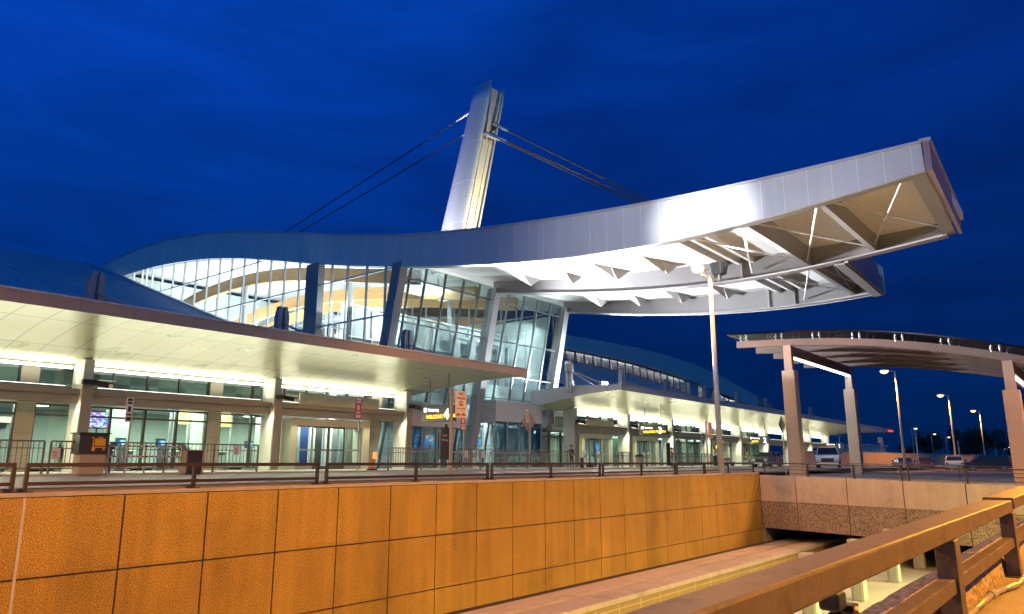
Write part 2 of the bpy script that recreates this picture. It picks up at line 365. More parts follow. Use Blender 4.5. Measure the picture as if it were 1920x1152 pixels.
# blue glow added to the sky behind the viewpoint to brighten facing surfaces
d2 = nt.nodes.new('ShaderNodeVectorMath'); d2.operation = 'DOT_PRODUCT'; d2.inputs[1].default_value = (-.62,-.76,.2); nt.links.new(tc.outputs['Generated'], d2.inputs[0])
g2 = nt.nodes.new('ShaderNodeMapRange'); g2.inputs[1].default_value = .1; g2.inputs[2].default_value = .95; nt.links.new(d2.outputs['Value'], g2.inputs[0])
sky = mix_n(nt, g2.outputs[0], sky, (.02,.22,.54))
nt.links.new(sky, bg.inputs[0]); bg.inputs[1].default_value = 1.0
C.view_settings.view_transform = 'Standard'; C.view_settings.look = 'None'; C.view_settings.exposure = 0; C.view_settings.gamma = 1
C.cycles.use_denoising = True; C.cycles.max_bounces = 7; C.cycles.diffuse_bounces = 3; C.cycles.glossy_bounces = 3; C.cycles.transparent_max_bounces = 12
C.cycles.sample_clamp_indirect = 6; C.cycles.caustics_reflective = False; C.cycles.caustics_refractive = False
# ================================================================== SETTING (metres)
TX0, TX1 = -80, 120            # the sunken road's cutting
g = MB()
for a,b,c,d in ((-2500,TX0,-2500,2500),(TX1,2500,-2500,2500),(TX0,TX1,-2500,1.2),(TX0,TX1,17.3,2500)): g.quad((a,c,-1.5),(b,c,-1.5),(b,d,-1.5),(a,d,-1.5))
struct(g.build('ground', m_ground))
struct(MB().box(TX0,TX1,-24,17.3,-5.5,-5.2).build('lower_road', m_low))
g = MB(); g.box(-80,240,17.36,31.3,-.62,-.52)
struct(g.build('upper_road', m_road))
struct(MB().box(-80,240,31.3,62,-1.0,-.437).build('sidewalk', m_walk))
struct(MB().box(-80,240,31.14,31.3,-.7,-.433).build('kerb', m_conc2))
# near side pavement and the slab it is laid on
struct(MB().box(-60,200,-40,1.55,-1.9,-1.22).build('near_pavement', m_pave))
# road paint: hatched crossing, lane lines
g = MB()
for i in range(13):
    x = 24+i*2.35
    g.quad((x,19.2,-.516),(x+.75,19.2,-.516),(x+6.4,26.6,-.516),(x+5.65,26.6,-.516))
g.quad((23,19,-.512),(60,19,-.512),(60,19.14,-.512),(23,19.14,-.512)); g.quad((29,26.7,-.512),(66,26.7,-.512),(66,26.84,-.512),(29,26.84,-.512))
for x in range(-10,22,5): g.quad((x,24.2,-.516),(x+2.6,24.2,-.516),(x+2.6,24.34,-.516),(x,24.34,-.516))
g.quad((-20,18.6,-.516),(23,18.6,-.516),(23,18.74,-.516),(-20,18.74,-.516))
g.quad((66,22.0,-.516),(130,22.0,-.516),(130,22.15,-.516),(66,22.15,-.516))
struct(g.build('road_marking', m_mark))
# gutter and ramp shoulder under the orange wall
struct(MB().box(TX0,TX1,16.2,17.05,-5.2,-4.62).build('gutter', m_joint))
struct(MB().box(TX0,TX1,15.1,16.2,-5.2,-4.5).box(TX0,TX1,14.6,15.0,-5.2,-4.515).build('ramp_shoulder', m_conc))
t = T('low_wall','low tan tiled wall with pale concrete coping beside the sunken road','wall',(20,13.8,-5.2))
MB().box(TX0,TX1,13.68,14.55,-5.2,-4.62).build('tile_band', m_tile, t)
MB().box(TX0,TX1,13.6,14.5,-4.62,-4.44).build('coping', m_conc, t, bevel=.02)
# ------------------------------------------------------------------ orange retaining wall
RW1 = 44.6
t = T('retaining_wall','long exposed aggregate retaining wall glowing orange above the sunken road','wall',(20,17,-4.7))
g = MB(); x = 5.6-1.925*22; jn = .036
while x < RW1-.05:
    x1 = min(x+1.925, RW1)
    for z0,z1 in ((-4.72,-3.85),(-3.85,-2.25),(-2.25,-.68)):
        g.box(x+jn/2, x1-jn/2, 17, 17.16, z0+jn/2, z1-jn/2)
    x = x1
g.build('wall_panel', m_wall, t, bevel=.006)
MB().box(-38,RW1,17.03,17.34,-4.72,-.685).build('joint_backing', m_joint, t)
MB().box(-38,RW1,16.985,17.36,-.683,-.60).build('wall_coping', m_conc, t, bevel=.01)
MB().box(5.56,5.615,16.985,17.03,-4.7,-.69).build('expansion_joint', m_seal, t)
# ------------------------------------------------------------------ bridge over the cutting
def bx(y): return RW1-6*(17-y)/17.0
def bz(y): return -.735-.022*(17-y)
ys = [17,14.6,11.55,8.6,5.75,3.0,1.95]
t = T('road_bridge','concrete bridge with smooth parapet above a pebbled band crossing the sunken road','bridge',(RW1,10,-5.2))
g = MB(); g2 = MB(); g3 = MB()
for a,b in zip(ys,ys[1:]):
    def strip(G, zt, zb, o, yA, yB, th=.3):
        G.hexa([(bx(yA)+o,yA,zb(yA)),(bx(yB)+o,yB,zb(yB)),(bx(yB)+o+th,yB,zb(yB)),(bx(yA)+o+th,yA,zb(yA))],
               [(bx(yA)+o,yA,zt(yA)),(bx(yB)+o,yB,zt(yB)),(bx(yB)+o+th,yB,zt(yB)),(bx(yA)+o+th,yA,zt(yA))])
    strip(g, bz, lambda y:-2.27, 0, a-.02, b+.02)
    strip(g2, lambda y:-2.285, lambda y:-3.78, .03, a-.02, b+.02)
strip(g3, lambda y:bz(y)-.01, lambda y:-3.7, .09, 17, 1.95, .3)
g.build('parapet', m_conc, t, bevel=.012); g2.build('pebbled_band', m_peb, t); g3.build('joint_backing', m_joint, t)
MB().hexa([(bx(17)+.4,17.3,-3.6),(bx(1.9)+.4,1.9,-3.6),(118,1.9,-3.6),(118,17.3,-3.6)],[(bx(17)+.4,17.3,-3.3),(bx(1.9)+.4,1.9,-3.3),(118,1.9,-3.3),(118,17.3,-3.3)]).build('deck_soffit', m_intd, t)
MB().box(RW1+.3,118,16.95,17.2,-5.2,-3.65).build('abutment', m_conc2, t)
g = MB(); 
rows = [[(bx(y)+.3,y,bz(y)-.12),(70,y,bz(y)-.10),(240,y,bz(y)-.05)] for y in (17.36,12,7,2,-6)]
struct(g.grid(rows).build('bridge_deck', m_road))
# ------------------------------------------------------------------ railings
RN = {'n':0}
def railing(secname, label, p0, p1, posts, zb0, zb1, h, rails, group, pw=.10):
    """one railing section: line from p0 to p1, posts at fractions, rails = (height share, thickness, depth)"""
    p0 = Vector((*p0,0)); p1 = Vector((*p1,0)); at = lambda s,z: (p0.x+(p1.x-p0.x)*s, p0.y+(p1.y-p0.y)*s, zb0+(zb1-zb0)*s+z)
    t = T(secname, label, 'railing', at(.5,0), group)
    for i,(hh,th,dp) in enumerate(rails):
        MB().bar(at(0,hh),at(1,hh),dp,th).build('top_rail' if i == 0 else 'mid_rail', m_bronze, t, bevel=.008)
    dz = rails[0][0]-rails[0][1]/2
    for s,k in posts:
        b = MB().bar(at(s,0),at(s,dz),pw*k,pw*.8,up=(p1-p0).normalized())
        a = at(s,.01); b.box(a[0]-.13,a[0]+.13,a[1]-.09,a[1]+.09,a[2]-.01,a[2]+.012)
        b.build('post', m_bronze, t)
    return t
G1 = 'bronze railing sections along the top of the orange wall'
secs = [(-8.9,-1.9,'beyond the left edge before the ticket hall'),(-1.75,5.42,'ending just left of the pale vertical joint'),(5.6,12.72,'in front of the luggage cart kiosk'),(12.98,19.87,'in front of the sliding door portal'),
        (20.05,27.15,'right of the pink no parking signpost'),(27.35,34.04,'before the traveller with luggage'),(34.22,44.3,'before the tall floodlight pole')]
for a,b,l in secs:
    ps = [(.004,1),(.5,1),(.996,1)] if b < 40 else [(.004,1),(.32,1.7),(.63,1),(.996,1)]
    railing('railing_section','bronze two rail section on the wall, '+l if a > -5 else 'bronze two rail section on the wall, outermost left one',(a,17.2),(b,17.2),ps,-.6,-.6,.6,[(.545,.085,.09),(.17,.075,.06)],G1,.085)
G2 = 'railing sections along the bridge parapet'
for i,(ya,yb,l) in enumerate(((16.75,8.55,'from the orange wall to its second joint'),(8.35,2.2,'from its third joint towards the near guard rail'))):
    railing('bridge_railing','four rail railing on the bridge parapet, '+l,(bx(ya)+.14,ya),(bx(yb)+.14,yb),[(.01,1),(.36,1),(.69,1),(.99,1)] if i == 0 else [(.01,1),(.44,1),(.99,1)],bz(ya),bz(yb),.75,[(.70,.06,.07),(.53,.035,.04),(.36,.035,.04),(.14,.035,.04)],G2,.075)
railing('bridge_railing','long dark railing on the far side of the bridge roadway',(58,15.5),(52,-3),[(.02,1),(.2,1),(.4,1),(.6,1),(.8,1),(.98,1)],-.88,-1.2,.75,[(.78,.06,.07),(.55,.035,.04),(.32,.035,.04)],G2,.08)
# near guard rail
G3 = 'weathered guard rail sections beside the near pavement'
def guard(label, x0, x1, zt, posts):
    y = 1.12
    t = T('guard_rail', label, 'guard rail', ((x0+x1)/2,y,-1.34), G3)
    MB().hexa([(x0,y-.13,zt-.125),(x1,y-.12,zt-.125),(x1,y+.01+.016*x1,zt-.125),(x0,y+.01+.016*x0,zt-.125)],[(x0,y-.13,zt),(x1,y-.12,zt),(x1,y+.01+.016*x1,zt),(x0,y+.01+.016*x0,zt)]).build('top_rail', m_rail, t, bevel=.014)
    MB().box(x0,x1,y-.115,y-.01,-.905,-.805).build('mid_rail', m_rail, t, bevel=.01)
    for px in posts:
        MB().box(px-.1,px+.1,y-.135,y-.0,-1.22,zt-.126).box(px-.15,px+.15,y-.17,y+.02,-1.22,-1.205).build('post', m_rail, t, bevel=.006)
guard('long weathered steel guard rail sweeping from the bottom edge up to the second post',-4,10.14,-.42,(2.45,6.3,10.02))
guard('short far guard rail piece beyond the dark gap after the second post',10.21,24,-.395,(14.0,17.8,21.6))
t = T('pebbled_kerb','rough pebbled concrete kerb behind the near guard rail','kerb',(10,1.6,-1.34))
g = MB(); rows = []
for i in range(0,121):
    x = -6+i*.4; j = lambda a: random.uniform(-a,a)
    rows.append([(x,1.13+j(.008),-1.23),(x,1.14+j(.01),-1.05+j(.01)),(x,1.19+j(.01),-1.01+j(.01)),(x,1.36,-1.0+j(.01)),(x,1.52+j(.01),-1.01+j(.01)),(x,1.585+j(.01),-1.06+j(.01)),(x,1.60,-1.23)])
g.grid(rows).build('kerb_body', m_peb2, t, smooth=True)
MB().box(-6,42,1.551,1.62,-2.1,-1.12).build('edge_beam', m_conc2, t)
t = T('conduit','bent steel conduit lying on the pavement at the second guard rail post','conduit',(9.6,1.2,-1.3))
MB().path([(5.0,1.085,-1.185),(7.4,1.085,-1.185),(8.3,1.07,-1.185),(8.7,1.02,-1.185),(9.1,.95,-1.187),(9.9,.93,-1.19)],.026).build('pipe', m_galv, t, smooth=True)
MB().path([(8.25,1.072,-1.185),(8.4,1.058,-1.185)],.038).build('coupling', m_galv, t)
# piers on the lower floor
for i,(x,l) in enumerate(((26.0,'left of the black floodlight'),(31.7,'second from the black floodlight'),(37.4,'third from the black floodlight'),(42.9,'standing just under the bridge edge'),(48.5,'deepest one under the bridge'))):
    t = T('concrete_pier','square concrete pier on the lit lower floor, '+l,'pier',(x,7.25,-5.2),'concrete piers on the lower floor')
    MB().box(x-.24,x+.24,8.22,8.7,-5.2,-2.95).build('shaft', m_conc2, t, bevel=.03)
    MB().box(x-.30,x-.245,8.3,8.6,-5.19,-3.1).build('corner_guard', m_gmul, t)
t = T('floodlight','black floodlight on a bracket beyond the pebbled kerb','floodlight',(8.0,2.3,-1.6))
MB().box(7.72,7.98,2.25,2.45,-1.40,-1.235).build('housing', m_black, t, bevel=.03)
MB().box(7.86,8.2,2.2,2.42,-1.85,-1.43).build('ballast_box', m_black, t, bevel=.03)
MB().tube((7.95,2.32,-1.44),(7.92,2.32,-1.38),.03).tube((8.0,2.3,-1.75),(8.0,1.60,-1.75),.025).box(7.98,8.16,2.2,2.3,-1.43,-1.37).build('bracket', m_black, t)
MB().ball((8.06,2.19,-1.40),.018).build('status_lamp', e_tail, t)
# ================================================================== TERMINAL HALL (coordinates scaled by M about the camera)
top_t = smoothtab([(4.3,11.85),(8.8,11.83),(12.6,11.9),(14.7,11.97),(17,12.08),(19.4,12.27),(22.9,12.59),(26.7,12.98),(30.1,13.37),(33.9,13.99),(37.1,14.62),(41.8,15.7),(47.1,16.94),(52.5,18.14),(56.7,18.9),(61.2,19.52),(66.2,19.95),(72.7,20.07),(78,19.74)])
bot_t = smoothtab([(4.3,10.75),(5.3,10.66),(6.8,10.49),(8.9,10.26),(11.2,10.05),(13.7,9.93),(16.5,9.97),(19.5,10.12),(22.9,10.42),(26.7,10.88),(29.6,11.33),(33.8,12.01),(39.2,12.96),(44.2,14.08),(48.3,15.06),(52.1,15.91),(56.3,16.65),(60.8,17.21),(65.7,17.62),(71,17.85),(78,17.7)])
top = lambda y: lerp(top_t,y)
bot = lambda y: lerp(bot_t,y)
def sof(y): return bot(y)+(lerp([(4.3,.62),(9,.95),(15,1.3),(20,1.3),(27,1.05),(33.8,.85),(78,.8)],y))
YS = [4.3+(78-4.3)*i/100 for i in range(101)]
HG = T('terminal_hall','glass fronted terminal hall with a sweeping wave roof cantilevered over the road','terminal',u(39,36,-.4))
def ribbon(Y, xs, z0, z1):       # solid following the roof wave between two x and two z curves
    g = MB(); rows = []
    for y in Y: rows.append([(xs[0],y,z0(y)),(xs[1],y,z0(y)),(xs[1],y,z1(y)),(xs[0],y,z1(y)),(xs[0],y,z0(y))])
    g.grid(rows); g.quad(*[rows[0][i] for i in (3,2,1,0)]); g.quad(*[rows[-1][i] for i in (0,1,2,3)])
    return g
Yn = [y for y in YS if y <= 33.9]; Y2 = [9.9]+[y for y in YS if y > 9.95]; Y2n = [y for y in Y2 if y <= 33.9]
ribbon(YS,(30,30.14),bot,lambda y: top(y)+.02).build('roof_fascia', m_silver, HG, M)
ribbon(YS,(29.93,30.3),lambda y: top(y)+.02,lambda y: top(y)+.13).build('roof_edge_trim', m_silver2, HG, M)
ribbon(YS,(30.14,30.55),bot,lambda y: bot(y)+.05).build('bottom_flange', m_beam, HG, M)
ribbon(YS,(30.15,39.7),lambda y: sof(y),lambda y: top(y)-.02).build('roof_deck', m_white, HG, M)
ribbon(Y2,(39.71,48.8),lambda y: sof(y),lambda y: top(y)-.02).build('roof_deck', m_white, HG, M)
ribbon(Y2,(48.8,48.95),lambda y: bot(y)-.02,lambda y: top(y)+.02).build('roof_fascia', m_silver, HG, M)
for x,Y in ((39.55,[y for y in Yn if y > 4.45]),(48.4,[y for y in Y2n if y > 10.0])):
    g = ribbon(Y,(x-.05,x+.05),lambda y: bot(y)+.07,lambda y: sof(y)+.02)
    g.build('cantilever_beam', m_web, HG, M)
    ribbon(Y,(x-.28,x+.28),lambda y: bot(y)-.02,lambda y: bot(y)+.069).build('bottom_flange', m_beam, HG, M)
    for y in (15.2,16.9): MB().box(x-.24,x+.24,y-.04,y+.04,bot(y)+.08,sof(y)+.01).build('web_stiffener', m_beam, HG, M)
# tip panels
MB().hexa([(29.95,4.02,bot(4.3)),(39.85,4.44,bot(4.3)),(39.85,4.62,bot(4.3)),(29.95,4.25,bot(4.3))],[(29.95,4.02,11.9),(39.85,4.44,11.9),(39.85,4.62,11.9),(29.95,4.25,11.9)]).build('tip_fascia', m_tipf, HG, M)
MB().hexa([(29.9,3.95,11.9),(39.95,4.37,11.9),(39.95,4.66,11.9),(29.9,4.35,11.9)],[(29.9,3.95,12.02),(39.95,4.37,12.02),(39.95,4.66,12.02),(29.9,4.35,12.02)]).build('tip_coping', m_silver2, HG, M)
MB().hexa([(30.3,4.3,bot(4.3)-.02),(39.6,4.68,bot(4.3)-.02),(39.6,5.2,bot(4.8)-.02),(30.3,4.82,bot(4.8)-.02)],[(30.3,4.3,bot(4.3)+.06),(39.6,4.68,bot(4.3)+.06),(39.6,5.2,bot(4.8)+.06),(30.3,4.82,bot(4.8)+.06)]).build('tip_flange', m_beam, HG, M)
MB().hexa([(39.6,9.62,10.15),(49,9.95,10.15),(49,10.1,10.15),(39.6,9.8,10.15)],[(39.6,9.62,11.86),(49,9.95,11.86),(49,10.1,11.86),(39.6,9.8,11.86)]).build('tip_fascia', m_tipf, HG, M)
MB().hexa([(39.6,9.8,10.10),(48.9,10.1,10.10),(48.9,10.62,10.10),(39.6,10.32,10.10)],[(39.6,9.8,10.17),(48.9,10.1,10.17),(48.9,10.62,10.17),(39.6,10.32,10.17)]).build('tip_flange', m_beam, HG, M)
# cross beams and bracing under the soffit
cbs = [8.3,11.6,14.6,15.4,16.2,19.4,22.8,26.2,29.6]
for bi,(xa,xb) in enumerate(((30.2,39.5),(39.6,48.35))):
    L = [y for y in cbs if not (bi == 1 and y < 11)]
    for y in L:
        d = .62 if y < 12 else .34
        MB().hexa([(xa,y-.12,bot(y)+.12),(xb,y-.12,bot(y)+.12),(xb,y+.12,bot(y)+.12),(xa,y+.12,bot(y)+.12)],[(xa,y-.2,sof(y)+.01),(xb,y-.2,sof(y)+.01),(xb,y+.2,sof(y)+.01),(xa,y+.2,sof(y)+.01)]).build('cross_beam', m_beam, HG, M) if y in (8.3,11.6) else \
        (MB().box(xa,xb,y-.09,y+.09,sof(y)-d,sof(y)+.01) if y < 17 else MB().hexa([(xb-1.1,y-.04,sof(y)-.55),(xb-.9,y-.04,sof(y)-.55),(xb-.9,y+.04,sof(y)-.55),(xb-1.1,y+.04,sof(y)-.55)],[(xb-2.2,y-.25,sof(y)+.01),(xb-.1,y-.25,sof(y)+.01),(xb-.1,y+.25,sof(y)+.01),(xb-3.6,y+.25,sof(y)+.01)])).build('cross_beam', m_white, HG, M)
    ends = ([5.0] if bi == 0 else [10.6])+[y for y in L if y not in (15.4,16.2)]+[33.0]
    for a,b in zip(ends,ends[1:]):
        for p,q in (((xa+.2,a),(xb-.2,b)),((xb-.2,a),(xa+.2,b)))[:2 if b < 17 else 0]:
            rz = lambda y: bot(y)+.3 if y < 15 else sof(y)-.3
            MB().tube((p[0],p[1],rz(p[1])),(q[0],q[1],rz(q[1])),.05,n=6).build('brace_rod', m_wmul, HG, M)
# leaning front wall: plane y + .2 z = 36
ly = lambda z: 36-.2*z
def leanbar(x0, x1, d0, d1, z0, z1): return MB().hexa([(x0,ly(z0)+d0,z0),(x1,ly(z0)+d0,z0),(x1,ly(z0)+d1,z0),(x0,ly(z0)+d1,z0)],[(x0,ly(z1)+d0,z1),(x1,ly(z1)+d0,z1),(x1,ly(z1)+d1,z1),(x0,ly(z1)+d1,z1)])
for x in (30.28,39.42,48.1): leanbar(x-.3,x+.3,-.35,.45,-.4,bot(33.6)+.3).build('corner_post', m_beam, HG, M)
for xa,xb,mus in ((30.58,39.12,(31.2,32.55,34.35,36.15,37.8)),(39.72,47.8,(41.05,42.9,44.6,46.3))):
    w = MB()
    for x in mus: 
        b = leanbar(x-.045,x+.045,-.06,.08,-.4,bot(33.6)+.35); k = len(w.v); w.v += b.v; w.f += [tuple(i+k for i in f) for f in b.f]; w.m += b.m
    for z in (2.5,4.6,6.25,8.74,11.48): w.box(xa,xb,ly(z)-.06,ly(z)+.1,z-.03,z+.03)
    fr = w.build('window_frame', m_lmul, HG, M)
    leanbar(xa,xb,.02,.04,-.4,bot(33.6)+.4).build('glazing', m_glass, fr, M)
# side glass walls
roofl = lambda y: max(3.0, 4.6+.342*(y-35)) 
mull = [71.2,69.4,67.3,65.3,63.25,61.25,59.2,57.25,55.35,53.5,51.65,49.75,47.9,46.05,44.2]
mull2 = [40.4,38.7,36.7,34.85]
def sidewall(X, s, m, zf):
    w = MB()
    for y in mull+mull2+[68.5]: w.box(X-.06,X+.10,y-.04,y+.04,zf(y),bot(y)+.06)
    for z in (15.1,12.05,9.1,6.1):
        yb = [y for y in YS if 34.2 < y < 73 and bot(y) > z and zf(y) < z]
        if yb: w.box(X-.05,X+.09,yb[0] if z > 12.2 else 34.4-.2*z+1.9,yb[-1],z-.045,z+.045)
    fr = w.build('window_frame', m, HG, M)
    g = MB(); Y = [y for y in YS if 33.8 < y < 73.6]
    for a,b in zip(Y,Y[1:]): g.quad((X+.02,a,zf(a)),(X+.02,b,zf(b)),(X+.02,b,bot(b)+.1),(X+.02,a,bot(a)+.1))
    g.build('glazing', m_glass, fr, M)
    return fr
sidewall(30.15, 1, m_wmul, lambda y: roofl(y)-.4)
sidewall(48.3, 1, m_wmul, lambda y: 3.0)
MB().box(29.98,30.5,41.7,43.15,3,bot(42.4)).build('wall_pier', m_beam, HG, M)
# inside the hall
MB().box(30.4,48.2,36.2,74,-.5,-.3).build('hall_floor', m_intf, HG, M)
MB().box(30.4,48.2,73.6,74,-.3,18).build('rear_wall', m_intw, HG, M)
for x,tab in ((34.2,[(36,12.0),(44,13.4),(49,14.4),(53,15.0),(58,15.3),(63,15.2),(68,14.7),(73,13.6)]),(40.2,[(36,11.9),(47,13.6),(54,14.3),(59,14.5),(61.6,14.4),(66.5,13.9),(73,12.9)]),(45,[(36,11.9),(49,14.0),(56,14.9),(62,15.0),(68,14.5),(73,13.6)])):
    tt = smoothtab(tab,40,3)
    ribbon([36+37*i/40 for i in range(41)],(x-.22,x+.22),lambda y: lerp(tt,y),lambda y: lerp(tt,y)+1.05).build('wood_beam', m_wood, HG, M)
g = MB()
for x,y in ((34.2,58),(34.2,70),(40.2,52),(40.2,66),(45,60),(37,47),(43.5,42)): g.tube((x,y,-.3),(x,y,15.5),.22,n=12)
g.build('interior_column', m_greyl, HG, M)
MB().box(31,47.4,39.5,39.8,-.3,10.4).build('partition', m_part, HG, M)
MB().prism([(36.8,-.3),(73,-.3),(73,10.6),(38,11.6),(34.5,11.6)],'x',47.4,47.6).build('side_partition', m_part, HG, M)
g = MB()
for x in (31.2,33,35,37,39,41,43,45,47): g.box(x-.035,x+.035,39.3,39.45,-.3,10.4)
for z in (2.6,4.6,6.4,8.35,10.55): g.box(31,47.3,39.32,39.44,z-.05,z+.05)
for i in range(20): y = 37+1.8*i; g.box(47.28,47.4,y-.05,y+.05,-.3,10.6)
for z in (6.4,8.35,10.55): g.box(47.3,47.38,37,73,z-.05,z+.05)
g.build('partition_frame', m_wmul, HG, M)
g = MB()
for x in (40.6,42.4,44.2,46): g.box(x,x+.75,38.7,38.9,-.3,9.4)
g.box(40.4,47.2,38.65,38.95,9.4,9.6).build('lit_screen_wall', m_greyl, HG, M)
MB().box(40.2,47.2,37.0,38.6,4.4,4.7).build('mezzanine_floor', m_greyl, HG, M)
MB().box(40.4,47.2,38.4,38.5,4.7,6.1).build('mezzanine_backdrop', m_white, HG, M)
g = MB()
for k in range(8): g.box(31+k*.9,31.06+k*.9,42.2,42.3,8.4,9.4)
g.box(31,47.5,42.18,42.32,9.35,9.45).build('balustrade', m_wmul, HG, M)
lamp('AREA','hall_uplight',u(39,55,8.6),7500,(.90,.97,1),u(39,55,20),14,26)
lamp('AREA','hall_downlight',u(39,40,13.0),1500,(.90,.98,1),u(39,40,0),8,4)
lamp('AREA','hall_front_light',u(43.8,37.8,4.2),2000,(.92,1,1),u(43.8,39.0,0),6,.8)
lamp('AREA','hall_wash',u(44,36.2,11.2),1700,(.88,.98,1),u(44,39.4,5),6,.6)
lamp('AREA','hall_wash',u(35,36.2,11.2),1000,(.92,.98,1),u(35,39.4,5),6,.6)
lamp('AREA','hall_rear_light',u(39,60,9),9000,(.93,.98,1),u(39,74,8),12,3)
t = T('hall_floodlight','bright floodlight hanging behind the upper glass of the leaning front wall','floodlight',u(36.6,36.6,11.9))
MB().ball((36.6,36.4,12.0),.34,10).build('lens', emis('hall_lamp_glow',(.85,.97,1),14), t, M)
MB().tube((36.6,36.4,12.0),(36.6,36.6,13.0),.06).build('hanger', m_gmul, t, M)
# vestibules standing at the foot of the leaning wall
def vestibule(label, x0, x1, y0, zt, posters):
    t = T('entrance_vestibule', label, 'vestibule', u((x0+x1)/2,y0+1,-.38), 'grey entrance vestibules at the hall front')
    MB().box(x0,x1,y0,y0+2.4,zt-1.5,zt).build('header_panel', m_greyl, t, M, bevel=.02)
    n = 4; w = (x1-x0)/n; f = MB()
    for i in range(n+1): f.box(x0+i*w-.05,x0+i*w+.05,y0+.06,y0+.16,-.38,zt-1.5)
    f.box(x0,x1,y0+.06,y0+.16,.62,.70)
    fr = f.build('door_frame', m_gmul, t, M); MB().box(x0,x1,y0+.1,y0+.12,-.38,zt-1.5).build('glazing', m_glass2, fr, M)
    return t
vestibule('grey vestibule under the gate four sign',31.6,36.9,33.9,3.72,1)
vestibule('taller grey vestibule between the two entrance canopies',40.0,45.5,33.9,4.35,2)
# ------------------------------------------------------------------ mast and stay cables
MT = T('support_mast','tall leaning silver mast with two curved plates rising above the wave roof','mast',u(36.8,35,14))
def mastplate(x, s):
    rows = []
    for i in range(13):
        k = i/12; z = 13.2+(26.4-13.2)*k
        yb = 36.7+(32.7-36.7)*k; yf = 34.2+(31.05-34.2)*k
        b = .32*(1-.55*k)
        row = []
        for j in range(11):
            q = j/10; row.append((x-s*b*math.sin(math.pi*q), yb+(yf-yb)*q, z+(.1*q if i == 12 else 0)))
        row += [(p[0]+s*.12,p[1],p[2]) for p in row[::-1]]; row.append(row[0]); rows.append(row)
    g = MB().grid(rows)
    g.quad(*rows[-1][:-1]); return g
mastplate(36.0,1).build('side_plate', m_mast, MT, M, smooth=True)
mastplate(37.55,-1).build('side_plate', m_mast, MT, M, smooth=True)
g = MB(); 
def my(z,q): k=(z-13.2)/13.2; return (36.7-4.0*k)+((34.2-3.15*k)-(36.7-4.0*k))*q
for z0,z1 in ((13.2,26.15),): g.hexa([(36.1,my(z0,.88),z0),(37.45,my(z0,.88),z0),(37.45,my(z0,.25),z0),(36.1,my(z0,.25),z0)],[(36.1,my(z1,.88),z1),(37.45,my(z1,.88),z1),(37.45,my(z1,.25),z1),(36.1,my(z1,.25),z1)])
g.build('core', mat('mast_core',(.62,.60,.55),.35,metal=.5,var=.05,seams=((2,3.3,.4,.05),),seamdark=-.3), MT, M)
g = MB(); 
for x in (36.45,37.1): g.hexa([(x-.05,my(13.2,.93),13.2),(x+.05,my(13.2,.93),13.2),(x+.05,my(13.2,.7),13.2),(x-.05,my(13.2,.7),13.2)],[(x-.05,my(25.4,.93),25.4),(x+.05,my(25.4,.93),25.4),(x+.05,my(25.4,.7),25.4),(x-.05,my(25.4,.7),25.4)])
g.build('cable_trunking', m_silver2, MT, M)
for x,z in ((37.1,23.7),(36.4,22.8),(37.1,22.9)):
    yy = my(z,1)
    MB().box(x-.18,x+.18,my(z,.7),yy+.1,z-.35,z+.3).build('anchor_bracket', m_signk, MT, M)
    yA = 15.2 if x > 37 else 15.9; zA = top(yA)-.05; p = Vector((x,yy-.05,z)); q = Vector((x,yA,zA)); d = (q-p).normalized()
    c = MB().tube(p,q,.065,n=8).build('stay_cable', m_cable, MT, M)
    MB().tube(p-d*.1,p+d*1.5,.17,.08).build('socket', m_silver2, c, M)
    MB().tube(q-d*3.2,q-d*1.9,.08,.2).tube(q-d*1.9,q,.2,.22).build('socket', m_cable, c, M)
for x,z in ((36.3,24.9),(37.2,24.1)):
    yy = my(z,0); p = Vector((x,yy,z)); q = Vector((x,61,top(61)-.1)); d = (q-p).normalized()
    c = MB().tube(p,q,.05,n=8).build('stay_cable', m_cable, MT, M); MB().tube(p,p+d*1.6,.13,.07).build('socket', m_silver2, c, M)
lamp('SPOT','mast_uplight',u(36.9,29.3,14.0),9000,(1,.88,.50),u(36.8,33,18.5),.12,ang=85,blend=.8)
lamp('SPOT','mast_uplight',u(31.6,37.2,15.3),4200,(.95,.92,1),u(35.9,34.2,18.5),.12,ang=95,blend=.9)
# soffit floods, standing on the two canopy roofs
for x,xa in ((33.2,34.5),(33.9,38.5),(50.6,44.5)):
    lamp('SPOT','soffit_flood',u(x,30.4,5.85),26000,(.93,.97,1),u(xa,19.0,11.4),.08,ang=120,blend=.8)
lamp('SPOT','soffit_flood',u(50.2,30.4,5.85),11000,(.86,.98,1),u(44,36,8),.08,ang=110,blend=.8)
# floods at an added, unseen pole on the left, whitening the long fascia
lamp('SPOT','fascia_flood',(2.9,16.75,11.2),15000,(.97,.93,1),u(30,13.0,11),.25,ang=52,blend=1)
lamp('SPOT','fascia_flood',(2.9,16.75,11.2),75000,(1,1,1),u(30,13.3,10.7),.2,ang=13,blend=1)
